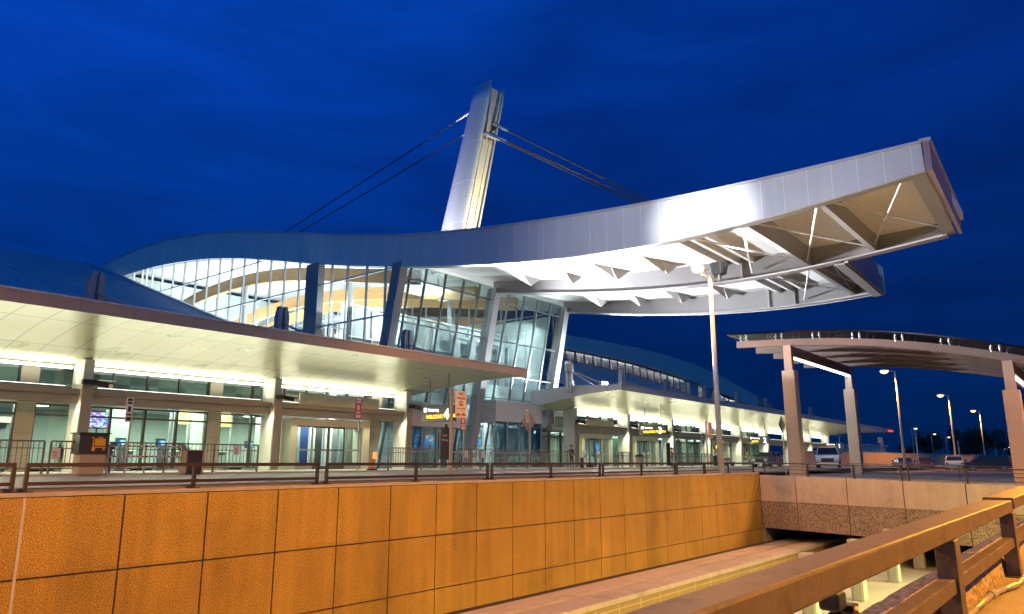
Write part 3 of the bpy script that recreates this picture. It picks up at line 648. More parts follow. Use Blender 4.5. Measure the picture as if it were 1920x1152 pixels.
# ================================================================== CONCOURSES AND CANOPIES (also scaled by M from the camera)
SOF = smoothtab([(27.6,5.15),(29,5.08),(30.5,4.9),(32,4.62),(33.2,4.35),(34.3,4.08)],24,3)
sz = lambda y: lerp(SOF,y)
tz = lambda y: lerp([(27.4,5.56),(31,5.62),(34.6,5.35)],y)
def canopy(label, x0f, x1f, dz, fas, masts, group):
    """x0f, x1f: end x as functions of y; dz: drop with x"""
    t = T('entrance_canopy', label, 'canopy', u((x0f(30)+x1f(30))/2,30,4), group)
    Y = [27.5+(34.4-27.5)*i/24 for i in range(25)]
    nx = 60
    X = lambda y,i: x0f(y)+(x1f(y)-x0f(y))*i/nx
    MB().grid([[(X(y,i),y,sz(y)+dz(X(y,i))) for i in range(nx+1)] for y in Y]).build('soffit', m_soff, t, M, smooth=True)
    MB().grid([[(X(y,i),y,tz(y)+dz(X(y,i))) for i in range(nx+1)] for y in Y]).build('roof_skin', m_roof, t, M)
    g = MB(); F = lambda i,zz: (X(27.5,i),27.5,zz+dz(X(27.5,i)))
    g.grid([[F(i,5.56) for i in range(nx+1)],[F(i,5.14) for i in range(nx+1)]])
    for f in (x0f,x1f): g.grid([[(f(y),y,tz(y)+dz(f(y))) for y in Y],[(f(y),y,sz(y)+dz(f(y))) for y in Y]])
    g.build('fascia', fas, t, M)
    g = MB(); g.grid([[F(i,5.56) for i in range(nx+1)],[(X(27.5,i),27.44,5.58+dz(X(27.5,i))) for i in range(nx+1)],[(X(27.5,i),27.44,5.63+dz(X(27.5,i))) for i in range(nx+1)],[(X(27.5,i),27.7,5.65+dz(X(27.5,i))) for i in range(nx+1)]]).build('edge_trim', m_silver2, t, M)
    for mx,big in masts:
        y = 31; z0 = tz(y)+dz(mx)-.05; h = 2.35 if big else 1.9; yb = y
        g = MB()
        if big:
            g.lathe([(.28,0),(.28,h-.9),(.36,h-.7),(.36,h-.25),(.22,h),(.01,h+.01)],(mx,y,z0-.55),10)
        else:
            for s in (-1,1): g.prism([(mx+s*.07,z0),(mx+s*.30,z0),(mx+s*.32,z0+h*.75),(mx+s*.2,z0+h),(mx+s*.07,z0+h)],'y',y-.16,y+.16)
        p = g.build('strut_mast', m_beam, t, M)
        zc = z0+(h-1.2 if big else h*.58)
        g = MB()
        for dx,dy in ((-1.9,1.5),(2.6,1.2),(3.4,-.4),(-1.3,-1.6),(1.6,-2.2)): 
            xx = mx+dx
            if x0f(y+dy)+.2 < xx < x1f(y+dy)-.2: g.tube((mx,y,zc),(xx,y+dy,tz(y+dy)+dz(xx)),.04,n=6)
        g.build('strut_cable', m_beam, p, M)
    return t
GC = 'curved entrance canopies along the terminal front'
LX = [12.7+9.15*k for k in (-3,-2,-1,0,1,2)]
RX = [49.1+8.35*k for k in range(9)]
cl = canopy('long entrance canopy with brown fascia on the left sheltering the sliding doors',lambda y:-24,lambda y:35.4-.48*(y-27.5),lambda x:0,m_cfas,[(-6.5,0),(2.6,0),(11.7,0),(20.3,0),(28.6,0)],GC)
cr = canopy('long entrance canopy with pale fascia on the right, beyond the leaning glass wall',lambda y:46.5-.26*(y-27.5),lambda y:131-2.6*(y-27.5),lambda x:-.006*(x-46),m_cfas2,[(44.95,1),(52.6,0),(60.5,0),(68.6,0),(76.6,0),(85,0),(93,0),(101,0)],GC)
def columns(t, xs, dz):
    for x in xs:
        MB().box(x-.2,x+.2,33.25,34.35,-.42,sz(34)+dz(x)+.1).build('column', m_col, t, M, bevel=.015)
        MB().box(x-.22,x+.22,33.14,33.25,-.42,3.15+dz(x)).build('column_post', m_ledge, t, M, bevel=.01)
columns(cl, LX, lambda x:0); columns(cr, RX, lambda x:-.006*(x-46))
for xs,t,dz in ((LX,cl,lambda x:0),(RX,cr,lambda x:-.006*(x-46))):
    for a,b in zip(xs,xs[1:]):
        d = dz((a+b)/2)
        MB().box(a+.22,b-.22,33.55,34.3,2.42+d,3.0+d).box(a+.22,b-.22,33.35,33.55,2.78+d,3.0+d).build('ledge_beam', m_ledge, t, M)
        lm = MB().box(a+.6,b-.6,33.75,33.95,3.03+d,3.12+d).build('uplight_trough', m_gmul, t, M)
        MB().box(a+.65,b-.65,33.79,33.91,3.123+d,3.135+d).build('tube_lamp', e_strip, lm, M)
        lamp('AREA','canopy_uplight',u((a+b)/2,33.86,3.2+d),75*(1 if a < 90 else .8),(1,.99,.70),u((a+b)/2,33.45,6),(b-a-.7)*M,.3)
        MB().box(a+.3,b-.3,34.2,34.3,3.9+d,4.02+d).build('cove_lamp', e_strip, t, M)
        lamp('AREA','cove_light',u((a+b)/2,34.16,3.98+d),62,(1,.99,.74),u((a+b)/2,31.4,4.72+d),(b-a-.5)*M,.12)
        lamp('AREA','canopy_spill',u((a+b)/2,33.6,2.36+d),340,(.97,1,.66),u((a+b)/2,30.2,-.6),(b-a-1)*M,.2)
# flood on the right canopy roof
t = T('roof_floodlight','small bright floodlight standing on the pale canopy roof beside its first strut','floodlight',u(48.1,30,5.5))
MB().box(47.75,48.55,29.9,30.2,5.62,6.05).build('housing', m_gmul, t, M); MB().box(47.78,48.52,29.87,29.895,5.64,6.03).build('lens', e_flood, t, M)
MB().box(48.1,48.2,30,30.1,5.4,5.62).build('bracket', m_gmul, t, M)
for fx,fl in ((33.2,'roof floodlight near the right tip of the long brown canopy'),(33.9,'roof floodlight closest to the tip of the long brown canopy'),(50.6,'roof floodlight right of the first lit one on the pale canopy')): dup(t,u(min(fx,33.9),30.9,5.45) if fx < 40 else u(fx,30.9,5.42),None,fl)
# ---------------------------------------------------------------- facades
FY = 34.8
def window(t, x0, x1, z0, z1, n, trans=(), gl=m_glass2, dz=0):
    f = MB(); w = (x1-x0)/n
    for i in range(n+1): f.box(x0+i*w-.05,x0+i*w+.05,FY-.07,FY+.09,z0+dz,z1+dz)
    for z in (z0+.04,z1-.04)+tuple(trans): f.box(x0,x1,FY-.06,FY+.08,z-.04+dz,z+.04+dz)
    fr = f.build('window', m_frame, t, M)
    MB().box(x0,x1,FY,FY+.02,z0+dz,z1+dz).build('pane', gl, fr, M)
def portal(t, x0, x1, zt, dz=0):
    f = MB(); f.box(x0,x0+.35,FY-.85,FY+.1,-.4,zt).box(x1-.45,x1,FY-.85,FY+.1,-.4,zt).box(x0+.35,x1-.45,FY-.85,FY+.1,zt-.36,zt).box(x0-.05,x1+.05,FY-.9,FY-.85,zt-.08,zt+.02)
    p = f.build('door_portal', m_cream, t, M)
    a = x0+.38; n = 4; w = (x1-x0-.86)/n
    for i in range(n):
        y = FY-.75+(.12 if i in (1,2) else 0); xx = a+i*w
        d = MB().box(xx,xx+.07,y,y+.07,-.38,zt-.37).box(xx+w-.07,xx+w,y,y+.07,-.38,zt-.37).box(xx+.07,xx+w-.07,y,y+.07,-.38,-.2).box(xx+.07,xx+w-.07,y,y+.07,zt-.45,zt-.37).box(xx+.07,xx+w-.07,y,y+.07,.62,.7).build('sliding_door', m_frame if i in (1,2) else m_gmul, t, M)
        MB().box(xx+.07,xx+w-.07,y+.02,y+.04,-.2,zt-.45).build('pane', m_glass2, d, M)
lt = T('ticket_concourse','low concourse left of the hall with stone pilasters, wide windows and sloping metal roof','concourse',u(8,40,-.4))
PX = [-22.5,-14.25,-6,2.4,11.0,19.28]
for x in PX: MB().box(x-.34,x+.34,FY-.12,FY+.3,-.42,4.3).build('pilaster', m_pil, lt, M)
for a,b in zip(PX,PX[1:]):
    window(lt,a+.34,b-.34,-.3,2.42,5,(1.95,)); window(lt,a+.34,b-.34,3.0,4.25,5,(3.12,))
window(lt,19.62,23.1,-.3,2.42,2,(1.95,)); window(lt,19.62,23.1,3.0,4.25,2,(3.12,))
portal(lt,23.25,28.6,2.3)
MB().box(23.3,28.75,33.4,33.5,3.0,3.62).build('sign_box', m_cream, lt, M)
window(lt,23.3,28.9,3.62,4.25,4)
MB().hexa([(28.7,FY-.3,-.4),(29.6,FY-.3,-.4),(29.6,FY+.3,-.4),(28.7,FY+.3,-.4)],[(29.2,FY-.3,4.1),(30.0,FY-.3,4.1),(30.0,FY+.3,4.1),(29.2,FY+.3,4.1)]).build('pilaster', m_pil, lt, M)
MB().box(-24,29,44.0,44.3,-.4,4.3).build('interior_wall', m_intw, lt, M)
MB().box(-24,29,FY+.2,44,-.5,-.38).build('interior_floor', m_intf, lt, M)
MB().box(-24,29,FY+.35,44,4.32,4.45).build('interior_ceiling', m_greyl, lt, M)
MB().box(-24,29,FY+.5,44,2.72,2.9).build('upper_floor', m_greyl, lt, M); MB().box(-24,29,38.9,39.1,2.9,4.3).build('upper_wall', m_upw, lt, M); MB().box(-24,29,38.5,38.6,3.35,3.62).build('upper_rail', m_grey, lt, M)
def sealeds(name, x0, x1, ya, za, yb, zb, step, par, mm):
    g = MB(); g.hexa([(x0,ya,za-.15),(x1,ya,za-.15),(x1,yb,zb-.15),(x0,yb,zb-.15)],[(x0,ya,za),(x1,ya,za),(x1,yb,zb),(x0,yb,zb)])
    n = int((x1-x0)/step)
    for i in range(n+1):
        x = x0+i*step; g.hexa([(x-.05,ya,za+.002),(x+.05,ya,za+.002),(x+.05,yb,zb+.002),(x-.05,yb,zb+.002)],[(x-.03,ya,za+.13),(x+.03,ya,za+.13),(x+.03,yb,zb+.13),(x-.03,yb,zb+.13)])
    return g.build(name, mm, par, M)
sealeds('metal_roof',-60,28.9,35.0,4.62,80,20.0,.62,lt,m_roof)
MB().bar((29.1,35.0,4.72),(29.1,80,20.1),.45,.35).build('verge_trim', m_roof, lt, M)
rt = T('arrivals_concourse','low concourse right of the hall with clerestory windows under a curved upper roof','concourse',u(75,40,-.4))
for x in RX[:6]:
    xx = x+1.9; MB().box(xx-.3,xx+.3,FY-.12,FY+.3,-.42,4.1).build('pilaster', m_pil, rt, M)
for k in range(5):
    a = RX[k]+2.2; b = RX[k+1]+1.6; d = -.006*(a-46)
    window(rt,a,b,3.0,4.1,4,(),dz=d)
    if k in (0,1,3): portal(rt,a-.1 if k else 46.6+4.4,a+4.4,2.3); window(rt,a+4.45,b,-.3,2.42,1,(1.95,))
    else: window(rt,a,b,-.3,2.42,4,(1.95,))
window(rt,46.0,50.7,-.3,2.42,3,(1.95,))
for a in (50.8,59.5): MB().box(a,a+4.3,33.4,33.5,2.95,3.45).build('sign_box', m_cream, rt, M)
MB().box(45.7,93,44.0,44.3,-.4,4.3).box(92.7,93,FY+.1,44,-.4,4.1).build('interior_wall', m_intw, rt, M)
MB().box(45.7,93,FY+.2,44,-.5,-.38).build('interior_floor', m_intf, rt, M)
MB().box(45.7,92.6,FY+.35,44,4.0,4.1).build('interior_ceiling', m_greyl, rt, M)
MB().box(45.8,92.6,FY+.5,43.9,2.62,2.8).build('upper_floor', m_greyl, rt, M); MB().box(45.8,92.6,38.9,39.1,2.8,4.0).build('upper_wall', m_upw, rt, M)
# sloping roof, clerestory and upper roof of the right concourse
ct = smoothtab([(58,14.6),(71,14.72),(83,15.32),(98,15.35),(112.5,14.45),(126.5,12.15),(133,11.3)],40,3)
cw = smoothtab([(58,13.1),(71,13.16),(83,13.4),(98,12.8),(104.5,12.2),(118,10.9),(131,9.6)],40,3)
cb = smoothtab([(58,12.0),(70,12.0),(83,11.9),(97.5,11.06),(104,10.3),(118,8.9),(131,7.6)],40,3)
g = MB(); xs = [58+73*i/36 for i in range(37)]
g.grid([[(x,35.0,4.62-.006*(x-46)) for x in xs],[(x,50.1,lerp(cb,x)) for x in xs]])
for x in [58+73*i/90 for i in range(91)]: g.bar((x,35,4.66-.006*(x-46)),(x,50.1,lerp(cb,x)+.04),.07,.1)
g.build('metal_roof', m_roof, rt, M)
g = MB(); g.grid([[(x,49.2,lerp(cw,x)) for x in xs],[(x,49.2,lerp(ct,x)) for x in xs],[(x,60,lerp(ct,x)+.6) for x in xs]]); g.grid([[(x,49.2,lerp(cw,x)) for x in xs],[(x,60,lerp(cw,x)) for x in xs]])
g.build('upper_roof', m_silver2, rt, M)
MB().hexa([(131,49.0,9.9),(136.5,48.6,9.4),(136.5,60,9.4),(131,60,9.9)],[(131,49.0,11.5),(136.5,48.6,10.7),(136.5,60,10.7),(131,60,11.5)]).build('roof_end', m_cfas, rt, M)
g = MB(); 
for i in range(37): x = 58+2.0*i; g.box(x-.06,x+.06,50.0,50.16,lerp(cb,x)-.1,lerp(cw,x)+.1)
g.grid([[(x,50.0,lerp(cb,x)+.1) for x in xs],[(x,50.0,lerp(cb,x)-.05) for x in xs]]); g.grid([[(x,49.9,lerp(cw,x)+.02) for x in xs],[(x,49.9,lerp(cw,x)-.12) for x in xs]])
fr = g.build('clerestory_frame', m_frame, rt, M)
MB().grid([[(x,50.1,lerp(cb,x)-.05) for x in xs],[(x,50.1,lerp(cw,x)+.05) for x in xs]]).build('glazing', m_glass2, fr, M)
MB().box(104.6,107.4,49.7,50.3,8,12.3).build('clerestory_pier', m_roof, rt, M); MB().box(111,112.6,49.7,50.3,8,12).build('clerestory_pier', m_roof, rt, M)
g = MB(); g.grid([[(x,53.5,lerp(cb,x)-1) for x in xs],[(x,53.5,lerp(cb,x)+.45) for x in xs]]); g.grid([[(x,56,lerp(cb,x)-1) for x in xs],[(x,56,lerp(cw,x)+.2) for x in xs]])
g.build('clerestory_back', m_greyl, rt, M)
g = MB()
for i in range(36): x = 58.9+2.0*i; g.box(x-.05,x+.05,52.8,52.9,lerp(cb,x)-.6,lerp(cw,x))
g.build('clerestory_rail', m_wmul, rt, M)
MB().grid([[(x,52.6,lerp(cw,x)-.25) for x in xs],[(x,55.8,lerp(cw,x)-.05) for x in xs]]).build('wood_beam', m_wood, rt, M)
lamp('AREA','clerestory_light',u(78,50.5,12.7),2200,(1,.95,.85),u(78,56,12.4),30,.4)
lamp('AREA','clerestory_light',u(98,50.5,11.9),1200,(1,.95,.85),u(98,56,11.4),14,.4); lamp('AREA','clerestory_light',u(116,50.5,10.2),1200,(1,.95,.85),u(116,56,9.6),18,.4)
# interior lighting of both concourses
for x in (-17,-8,1,10,19,26): lamp('AREA','concourse_light',u(x,38.9,2.66),1500,(.93,1,.82),u(x,38.9,0),7,6)
for x in (52,60.5,69,77,86): lamp('AREA','concourse_light',u(x,38.9,2.56),1400,(.95,1,.76),u(x,38.9,0),7,6)
# ---------------------------------------------------------------- things seen inside
def slab(name, label, cat, mm, x0, x1, y0, y1, z0, z1, extra=None, group=None):
    t = T(name, label, cat, u((x0+x1)/2,(y0+y1)/2,z0), group); return t
def monitor(label, x, y, z, w, h, ms, group='lit information screens inside the terminal'):
    t = T('information_screen', label, 'screen', u(x,y,z), group)
    MB().box(x-w/2-.06,x+w/2+.06,y,y+.12,z-h/2-.06,z+h/2+.06).build('housing', m_black, t, M)
    MB().box(x-w/2,x+w/2,y-.012,y-.002,z-h/2,z+h/2).build('display', ms, t, M)
    MB().box(x-.05,x+.05,y+.12,y+.2,-.38,z+h/2).build('stand', m_gmul, t, M); return t
monitor('blue and pink flight screen behind the luggage cart kiosk',15.2,38.0,2.0,.92,.72,s_fl)
monitor('wide shop display with blue and red images behind the gate four doors',36.3,37.0,1.4,2.4,.9,s_mx)
monitor('blue screen behind the first doors under the pale canopy',56.2,38.6,1.55,1.2,.8,s_bl)
monitor('tall narrow blue screen in the window left of the first white column',60.4,38.6,1.2,.7,1.3,s_bl)
monitor('blue screen glowing behind the foot of the leaning glass wall',42.0,37.4,1.5,.8,.5,s_bl)
monitor('violet flight screen in the window under the gate three sign',68.0,37.0,1.05,.9,1.5,s_fl)
monitor('small blue screen high in the window beside the tan panels',18.6,37.6,2.75,.55,.22,s_bl)
for x0,x1,y,z0,z1,l in ((19.0,19.75,38,1.95,3.1,'left one of two tan panels glowing inside the left windows'),(21.2,22.15,38,1.9,3.05,'right one of two tan panels glowing inside the left windows')):
    t = T('wall_panel_unit', l, 'wall panel', u((x0+x1)/2,y,z0),'tan panels inside the concourse'); MB().box(x0,x1,y,y+.15,z0,z1).build('panel', m_tan, t, M)
    MB().box(x0-.06,x0,y-.02,y+.15,-.38,z1).box(x1,x1+.06,y-.02,y+.15,-.38,z1).build('side_frame', m_gmul, t, M)
t = T('notice_board','yellow notice board behind the window left of the second white column','sign',u(26.5,38,2.2)); MB().box(26.0,26.95,38,38.1,2.05,2.38).build('board', emis('yellow_board',(1,.85,.35),.9), t, M)
g = MB(); [g.box(26.15+.25*i,26.3+.25*i,37.98,37.995,2.13,2.3) for i in range(3)]; g.build('symbols', m_ink, t, M); MB().box(26.4,26.48,38.1,38.18,-.38,2.3).build('post', m_gmul, t, M)
for i,(x0,x1,y,l) in enumerate(((5.2,8.2,38.5,'low service counter behind the far left windows'),(14.8,17.6,39.5,'service counter right of the flight screen'),(19.6,22.6,39.2,'service counter under the tan panels'))):
    t = T('service_counter', l, 'counter', u((x0+x1)/2,y,-.38),'service counters inside the concourse')
    MB().box(x0,x1,y,y+.8,-.38,.55).build('base', m_grey, t, M); MB().box(x0-.1,x1+.1,y-.15,y+.9,.55,.63).build('top', m_cream, t, M)
    MB().box(x0+.4,x0+.8,y+.3,y+.36,.63,.98).box(x1-.9,x1-.5,y+.3,y+.36,.63,.98).build('monitor', m_black, t, M)
g0 = MB(); t = T('partition_screen','dark interior partition with steps seen left of the first white column','partition',u(9.6,38,-.38)); g0.box(8.9,11.4,38,38.2,-.38,1.7).build('panel', m_grey, t, M); MB().box(8.7,11.6,37.7,38.3,1.7,1.95).build('shelf', m_cream, t, M); MB().box(9.3,11,37.95,37.99,-.1,1.3).build('opening', m_intd, t, M)
for i,(x,l) in enumerate(((17.0,'left of the tan panels'),(21.4,'between the tan panels'),(6.4,'at the far left'),(25.7,'behind the sliding doors'))):
    t = T('interior_pillar','square green grey pillar inside the concourse, '+l,'pillar',u(x,40,-.38),'interior pillars'); MB().box(x-.45,x+.45,39.8,40.6,-.38,4.3).build('shaft', m_intw, t, M); MB().box(x-.5,x+.5,39.75,40.65,-.38,-.1).build('base', m_gmul, t, M)
for x,l in ((54.2,'left of the first portal doors'),(62.0,'right of the first white column'),(72.0,'left of the person in red'),(87.0,'behind the gate two sign')):
    t = T('green_partition','pale green glass partition inside the right concourse, '+l,'partition',u(x,37.2,-.38),'pale green partitions'); MB().box(x-.9,x+.9,37.2,37.3,-.38,2.3).build('panel', m_grn, t, M); MB().box(x-.96,x-.9,37.15,37.35,-.38,2.35).box(x+.9,x+.96,37.15,37.35,-.38,2.35).build('frame', m_gmul, t, M)
# ---------------------------------------------------------------- fences at the kerb
def fence(label, x0, x1, y=27.5, group='grey baluster fences along the terminal kerb'):
    t = T('baluster_fence', label, 'fence', u((x0+x1)/2,y,-.38), group)
    MB().box(x0,x1,y-.025,y+.025,.66,.71).build('top_rail', m_bal, t, M); MB().box(x0,x1,y-.02,y+.02,-.22,-.18).box(x0,x1,y-.02,y+.02,.44,.47).build('lower_rail', m_bal, t, M)
    n = max(1,round((x1-x0)/1.9)); w = (x1-x0)/n
    for i in range(n+1): MB().box(x0+i*w-.03,x0+i*w+.03,y-.03,y+.03,-.4,.66).build('post', m_bal, t, M)
    g = MB(); k = int((x1-x0)/.155)
    for i in range(1,k): xx = x0+(x1-x0)*i/k; g.box(xx-.011,xx+.011,y-.011,y+.011,-.18,.66)
    g.build('balusters', m_bal, t, M); return t
FN = [(-9,9.4,'at the far left'),(9.6,17.3,'behind the luggage cart kiosk'),(24.4,26.6,'beside the orange tail lamp'),(29.2,33.0,'with paper notices under the leaning wall'),(33.2,39.6,'before the dark vestibule'),(45.8,47.4,'at the first white column'),(54.0,61.2,'behind the person in red'),(70,79,'far right before the gate two doors')]
fs = [fence('grey baluster fence along the kerb, '+l,a,b) for a,b,l in FN]
for x,y0,l in ((9.75,.1,'on the fence left of the first white column'),(16.3,.3,'on the fence left of the sliding doors'),(29.9,.25,'left one on the fence under the leaning wall'),(31.3,.25,'right one on the fence under the leaning wall')):
    t = T('paper_notice','white paper notice, '+l,'notice',u(x,27.45,y0),'paper notices on the fences'); MB().box(x-.13,x+.13,27.44,27.455,y0,y0+.36).build('sheet', m_signw, t, M); g = MB(); [g.box(x-.09,x+.08-.03*(i%2),27.432,27.438,y0+.06+.06*i,y0+.075+.06*i) for i in range(4)]; g.build('lettering', m_ink, t, M)

# lamps over the upper galleries, panels behind the sliding doors, ceiling lights, check-in kiosks
for x in (-8,2,11,20,27): lamp('AREA','gallery_light',u(x,36.6,4.2),70,(.85,1,.80),u(x,38.9,3.4),7,.3)
for x in (52,61,70,79,88): lamp('AREA','gallery_light',u(x,36.6,3.9),50,(.95,1,.75),u(x,38.9,3.2),6,.3)
for i,(x0,x1,mm) in enumerate(((24.6,25.1,m_greyl),(25.25,25.75,m_blue),(25.8,26.15,m_white),(26.25,26.7,m_frame),(26.9,27.35,m_white),(27.45,27.8,m_gmul),(27.9,29.2,m_intw))):
    MB().box(x0,x1,35.8+.1*(i%2),35.9+.1*(i%2),-.38,2.1).build('inner_door_panel', mm, lt, M)
MB().box(24.2,29.2,35.75,36.1,2.1,2.4).build('inner_door_header', m_cream, lt, M)
lamp('AREA','gate_light',u(34.2,36.2,2.1),260,(.92,1,1),u(34.2,36.6,0),4,1); lamp('AREA','gate_light',u(42.8,36.2,2.6),200,(.95,1,.95),u(42.8,36.6,0),4,1)
lamp('AREA','vestibule_light',u(26.4,35.3,2.3),160,(.92,1,.92),u(26.4,35.6,0),4,.3)
k = 0
for i,x in enumerate((5.5,9.2,13.4,17.2,21.0,24.5)):
    for y in (37.2,40.2):
        t = T('ceiling_light','round bright ceiling light inside the left concourse','ceiling light',u(x,y,2.66),'round ceiling lights inside the left concourse')
        MB().lathe([(.30,0),(.30,-.05),(.001,-.052)],(x,y,2.715),14).build('diffuser', e_sfl, t, M); MB().lathe([(.36,.005),(.36,-.03),(.30,-.03)],(x,y,2.715),14).build('rim', m_gmul, t, M)
for i,(x,y,l) in enumerate(((16.1,37.3,'right of the flight screen'),(17.9,37.0,'left of the tan panels'),(20.4,36.8,'below the left tan panel'),(22.9,37.2,'below the right tan panel'),(7.0,37.0,'behind the far left window'))):
    t = T('check_in_kiosk','slim grey check-in kiosk '+l,'kiosk',u(x,y,-.38),'check-in kiosks inside the left concourse')
    MB().box(x-.22,x+.22,y,y+.3,-.38,.75).build('stand', m_greyl, t, M, bevel=.02); MB().bar((x,y+.05,.75),(x,y+.2,1.15),.5,.05).build('screen_panel', m_black, t, M); MB().box(x-.18,x+.18,y+.02,y+.04,.82,1.05).build('display', s_bl, t, M)
for i,(x,y,l) in enumerate(((14.0,38.8,'left of the flight screen'),(19.6,37.9,'between the tan panels'))):
    t = T('potted_plant','leafy potted plant inside the window, '+l,'plant',u(x,y,-.38),'potted plants inside the concourse')
    MB().lathe([(.18,0),(.26,.5),(.22,.5),(.001,.48)],(x,y,-.38),12).build('pot', m_stone, t, M); g = MB(); r = random.Random(i)
    for _ in range(90):
        a = r.uniform(0,6.28); e = r.uniform(.4,1.4); L = r.uniform(.4,.9); d = Vector((math.cos(a)*math.cos(e),math.sin(a)*math.cos(e),math.sin(e))); s_ = Vector((-math.sin(a),math.cos(a),0))*.05; o0 = Vector((x,y,.1)); g.quad(o0,o0+d*L*.6-s_,o0+d*L,o0+d*L*.6+s_)
    g.build('leaves', m_leaf, t, M)
# ================================================================== SIGNS, STREET FURNITURE
def gate(num, msg, label, x, ya, yb, z0, z1, zc, arrow=True):
    """hanging sign whose face looks down the road towards -x"""
    t = T('gate_sign', label, 'sign', u(x,(ya+yb)/2,z0), 'hanging gate signs under the canopies')
    MB().box(x,x+.22,ya,yb,z0,z1).build('sign_box', m_signd, t, M, bevel=.02)
    for y in (ya+.35*(yb-ya)*.6, yb-.2*(yb-ya)): MB().tube((x+.11,y,z1),(x+.11,y,max(zc,sz(min(34,y))-.1)),.03,n=6).build('hanger_rod', m_bal, t, M)
    L = yb-ya; h = z1-z0; xx = (x-.012)*M
    text(num, h*.95*M, e_white, t, (xx,(ya+.31*L)*M,(z0+.13*h)*M), (0,-1,0),(0,0,1), 'gate_number','LEFT',.01)
    text('Ticketing', h*.26*M, e_white, t, (xx,(yb-.19*L)*M,(z1-.34*h)*M), (0,-1,0),(0,0,1),'lettering','LEFT',.004)
    text(msg, h*.30*M, e_amber, t, (xx,(yb-.14*L)*M,(z0+.22*h)*M), (0,-1,0),(0,0,1),'led_message','LEFT',.008)
    MB().box(x-.012,x-.002,yb-.155*L,yb-.065*L,z1-.36*h,z1-.1*h).build('pictogram', e_white, t, M)
    MB().box(x-.008,x-.001,ya+.09*L,ya+.33*L,z0+.02*h,z1-.02*h).build('number_panel', m_blue if num != '4' else m_signd, t, M)
    return t
gate('4','WELCOME TO RDU','dark hanging sign with gate number four and amber welcome message',30.0,28.5,31.05,2.25,3.15,4.6)
gate('3','WELCOME TO RDU','dark hanging sign with gate number three and amber welcome message',57.0,29.4,32.0,2.3,3.1,4.9)
gate('2','DELTA','distant hanging sign with gate number two on a blue square',85.0,30.9,33.3,2.1,2.95,4.9)
gate('1','UNITED','distant hanging sign with gate number one beside the tall brown column',112.0,30.2,32.6,1.9,2.7,4.6)
def nopark(label, x, y, zt, zb, w, px, post_z, mm=m_signw, col=m_red):
    t = T('parking_sign', label, 'sign', (px,y,post_z), 'no parking signs')
    MB().box(px-.05,px+.05,y,y+.08,post_z,zt+.05).build('post', m_pole, t)
    h = zt-zb
    MB().box(x-w/2,x+w/2,y-.02,y-.004,zb+h*.25,zt).box(x-w/2,x+w/2,y-.02,y-.004,zb,zb+h*.235).build('plate', mm, t)
    for s,k,sz_ in (('NO',.135,.17),('PARKING',.29,.125),('ANY',.42,.115),('TIME',.53,.125)): text(s, h*sz_*.95, col, t, (x,y-.026,zt-h*(k+.03)), (1,0,0),(0,0,1),'lettering','CENTER',.003)
    z = zt-h*.66; g = MB().box(x-w*.28,x+w*.28,y-.026,y-.021,z-.015,z+.015)
    for s in (-1,1): g.prism([(x+s*w*.26,z-.045),(x+s*w*.40,z),(x+s*w*.26,z+.045)],'y',y-.026,y-.021)
    z = zb+h*.1; g.prism([(x-w*.42,z-.03),(x-w*.1,z-.03),(x-w*.06,z+.02),(x-w*.2,z+.07),(x-w*.36,z+.06),(x-w*.44,z+.02)],'y',y-.026,y-.021); g.prism([(x+w*.08,z-.03),(x+w*.4,z-.03),(x+w*.42,z+.03),(x+w*.34,z+.07),(x+w*.14,z+.08),(x+w*.06,z+.03)],'y',y-.026,y-.021); g.bar((x-w*.1,y-.0235,z+.01),(x+w*.15,y-.0235,z+.05),.004,.02)
    g.build('symbols', col, t); return t
nopark('tall no parking any time sign on a pink post before the gate four sign',19.76,18.45,2.56,1.58,.58,19.33,-.53)
nopark('no parking any time sign mostly hidden behind the tall floodlight pole',45.1,20.2,2.5,1.52,.62,44.62,-.53)
def smallsign(label, x, y, zt, h, w, pz, colr=m_red, par='signpost', grp='small parking signs', lean=0, wm=m_signw, white=False):
    t = T('parking_sign', label, 'sign', (x,y,pz), grp)
    MB().tube((x+w*.35,y+.04,pz),(x+w*.35+lean,y+.04,zt+.04),.04,n=8).box(x+w*.35-.14,x+w*.35+.14,y-.1,y+.18,pz,pz+.02).build('post', m_galv, t)
    MB().box(x-w/2,x+w/2,y-.03,y-.014,zt-h,zt).build('plate', wm, t)
    g = MB()
    k = zt-.06*h
    for i,(a,b) in enumerate(((.04,.14),(.18,.26),(.36,.58),(.66,.74),(.80,.94))): g.box(x-w*(.36 if i != 2 else .2),x+w*(.36 if i != 2 else .2),y-.038,y-.031,zt-h*b,zt-h*a)
    g.build('lettering', colr, t); return t
smallsign('slim red and white sign beside the sliding door portal',25.1,30.8,3.35,.95*1.2,.42,-.44,m_signw,wm=m_red)
smallsign('slim red and white sign left of the gate four doors',33.2,30.8,2.95,1.05,.42,-.44,m_signw,wm=m_red)
smallsign('leaning signpost with a narrow grey sign right of the cart kiosk',13.12,30.1,2.5,.95,.26,-.52,m_ink,lean=.05)
smallsign('grey signpost with a white sign left of the tall floodlight pole',74.0,34.0,3.0,1.1,.6,-.44,m_ink)
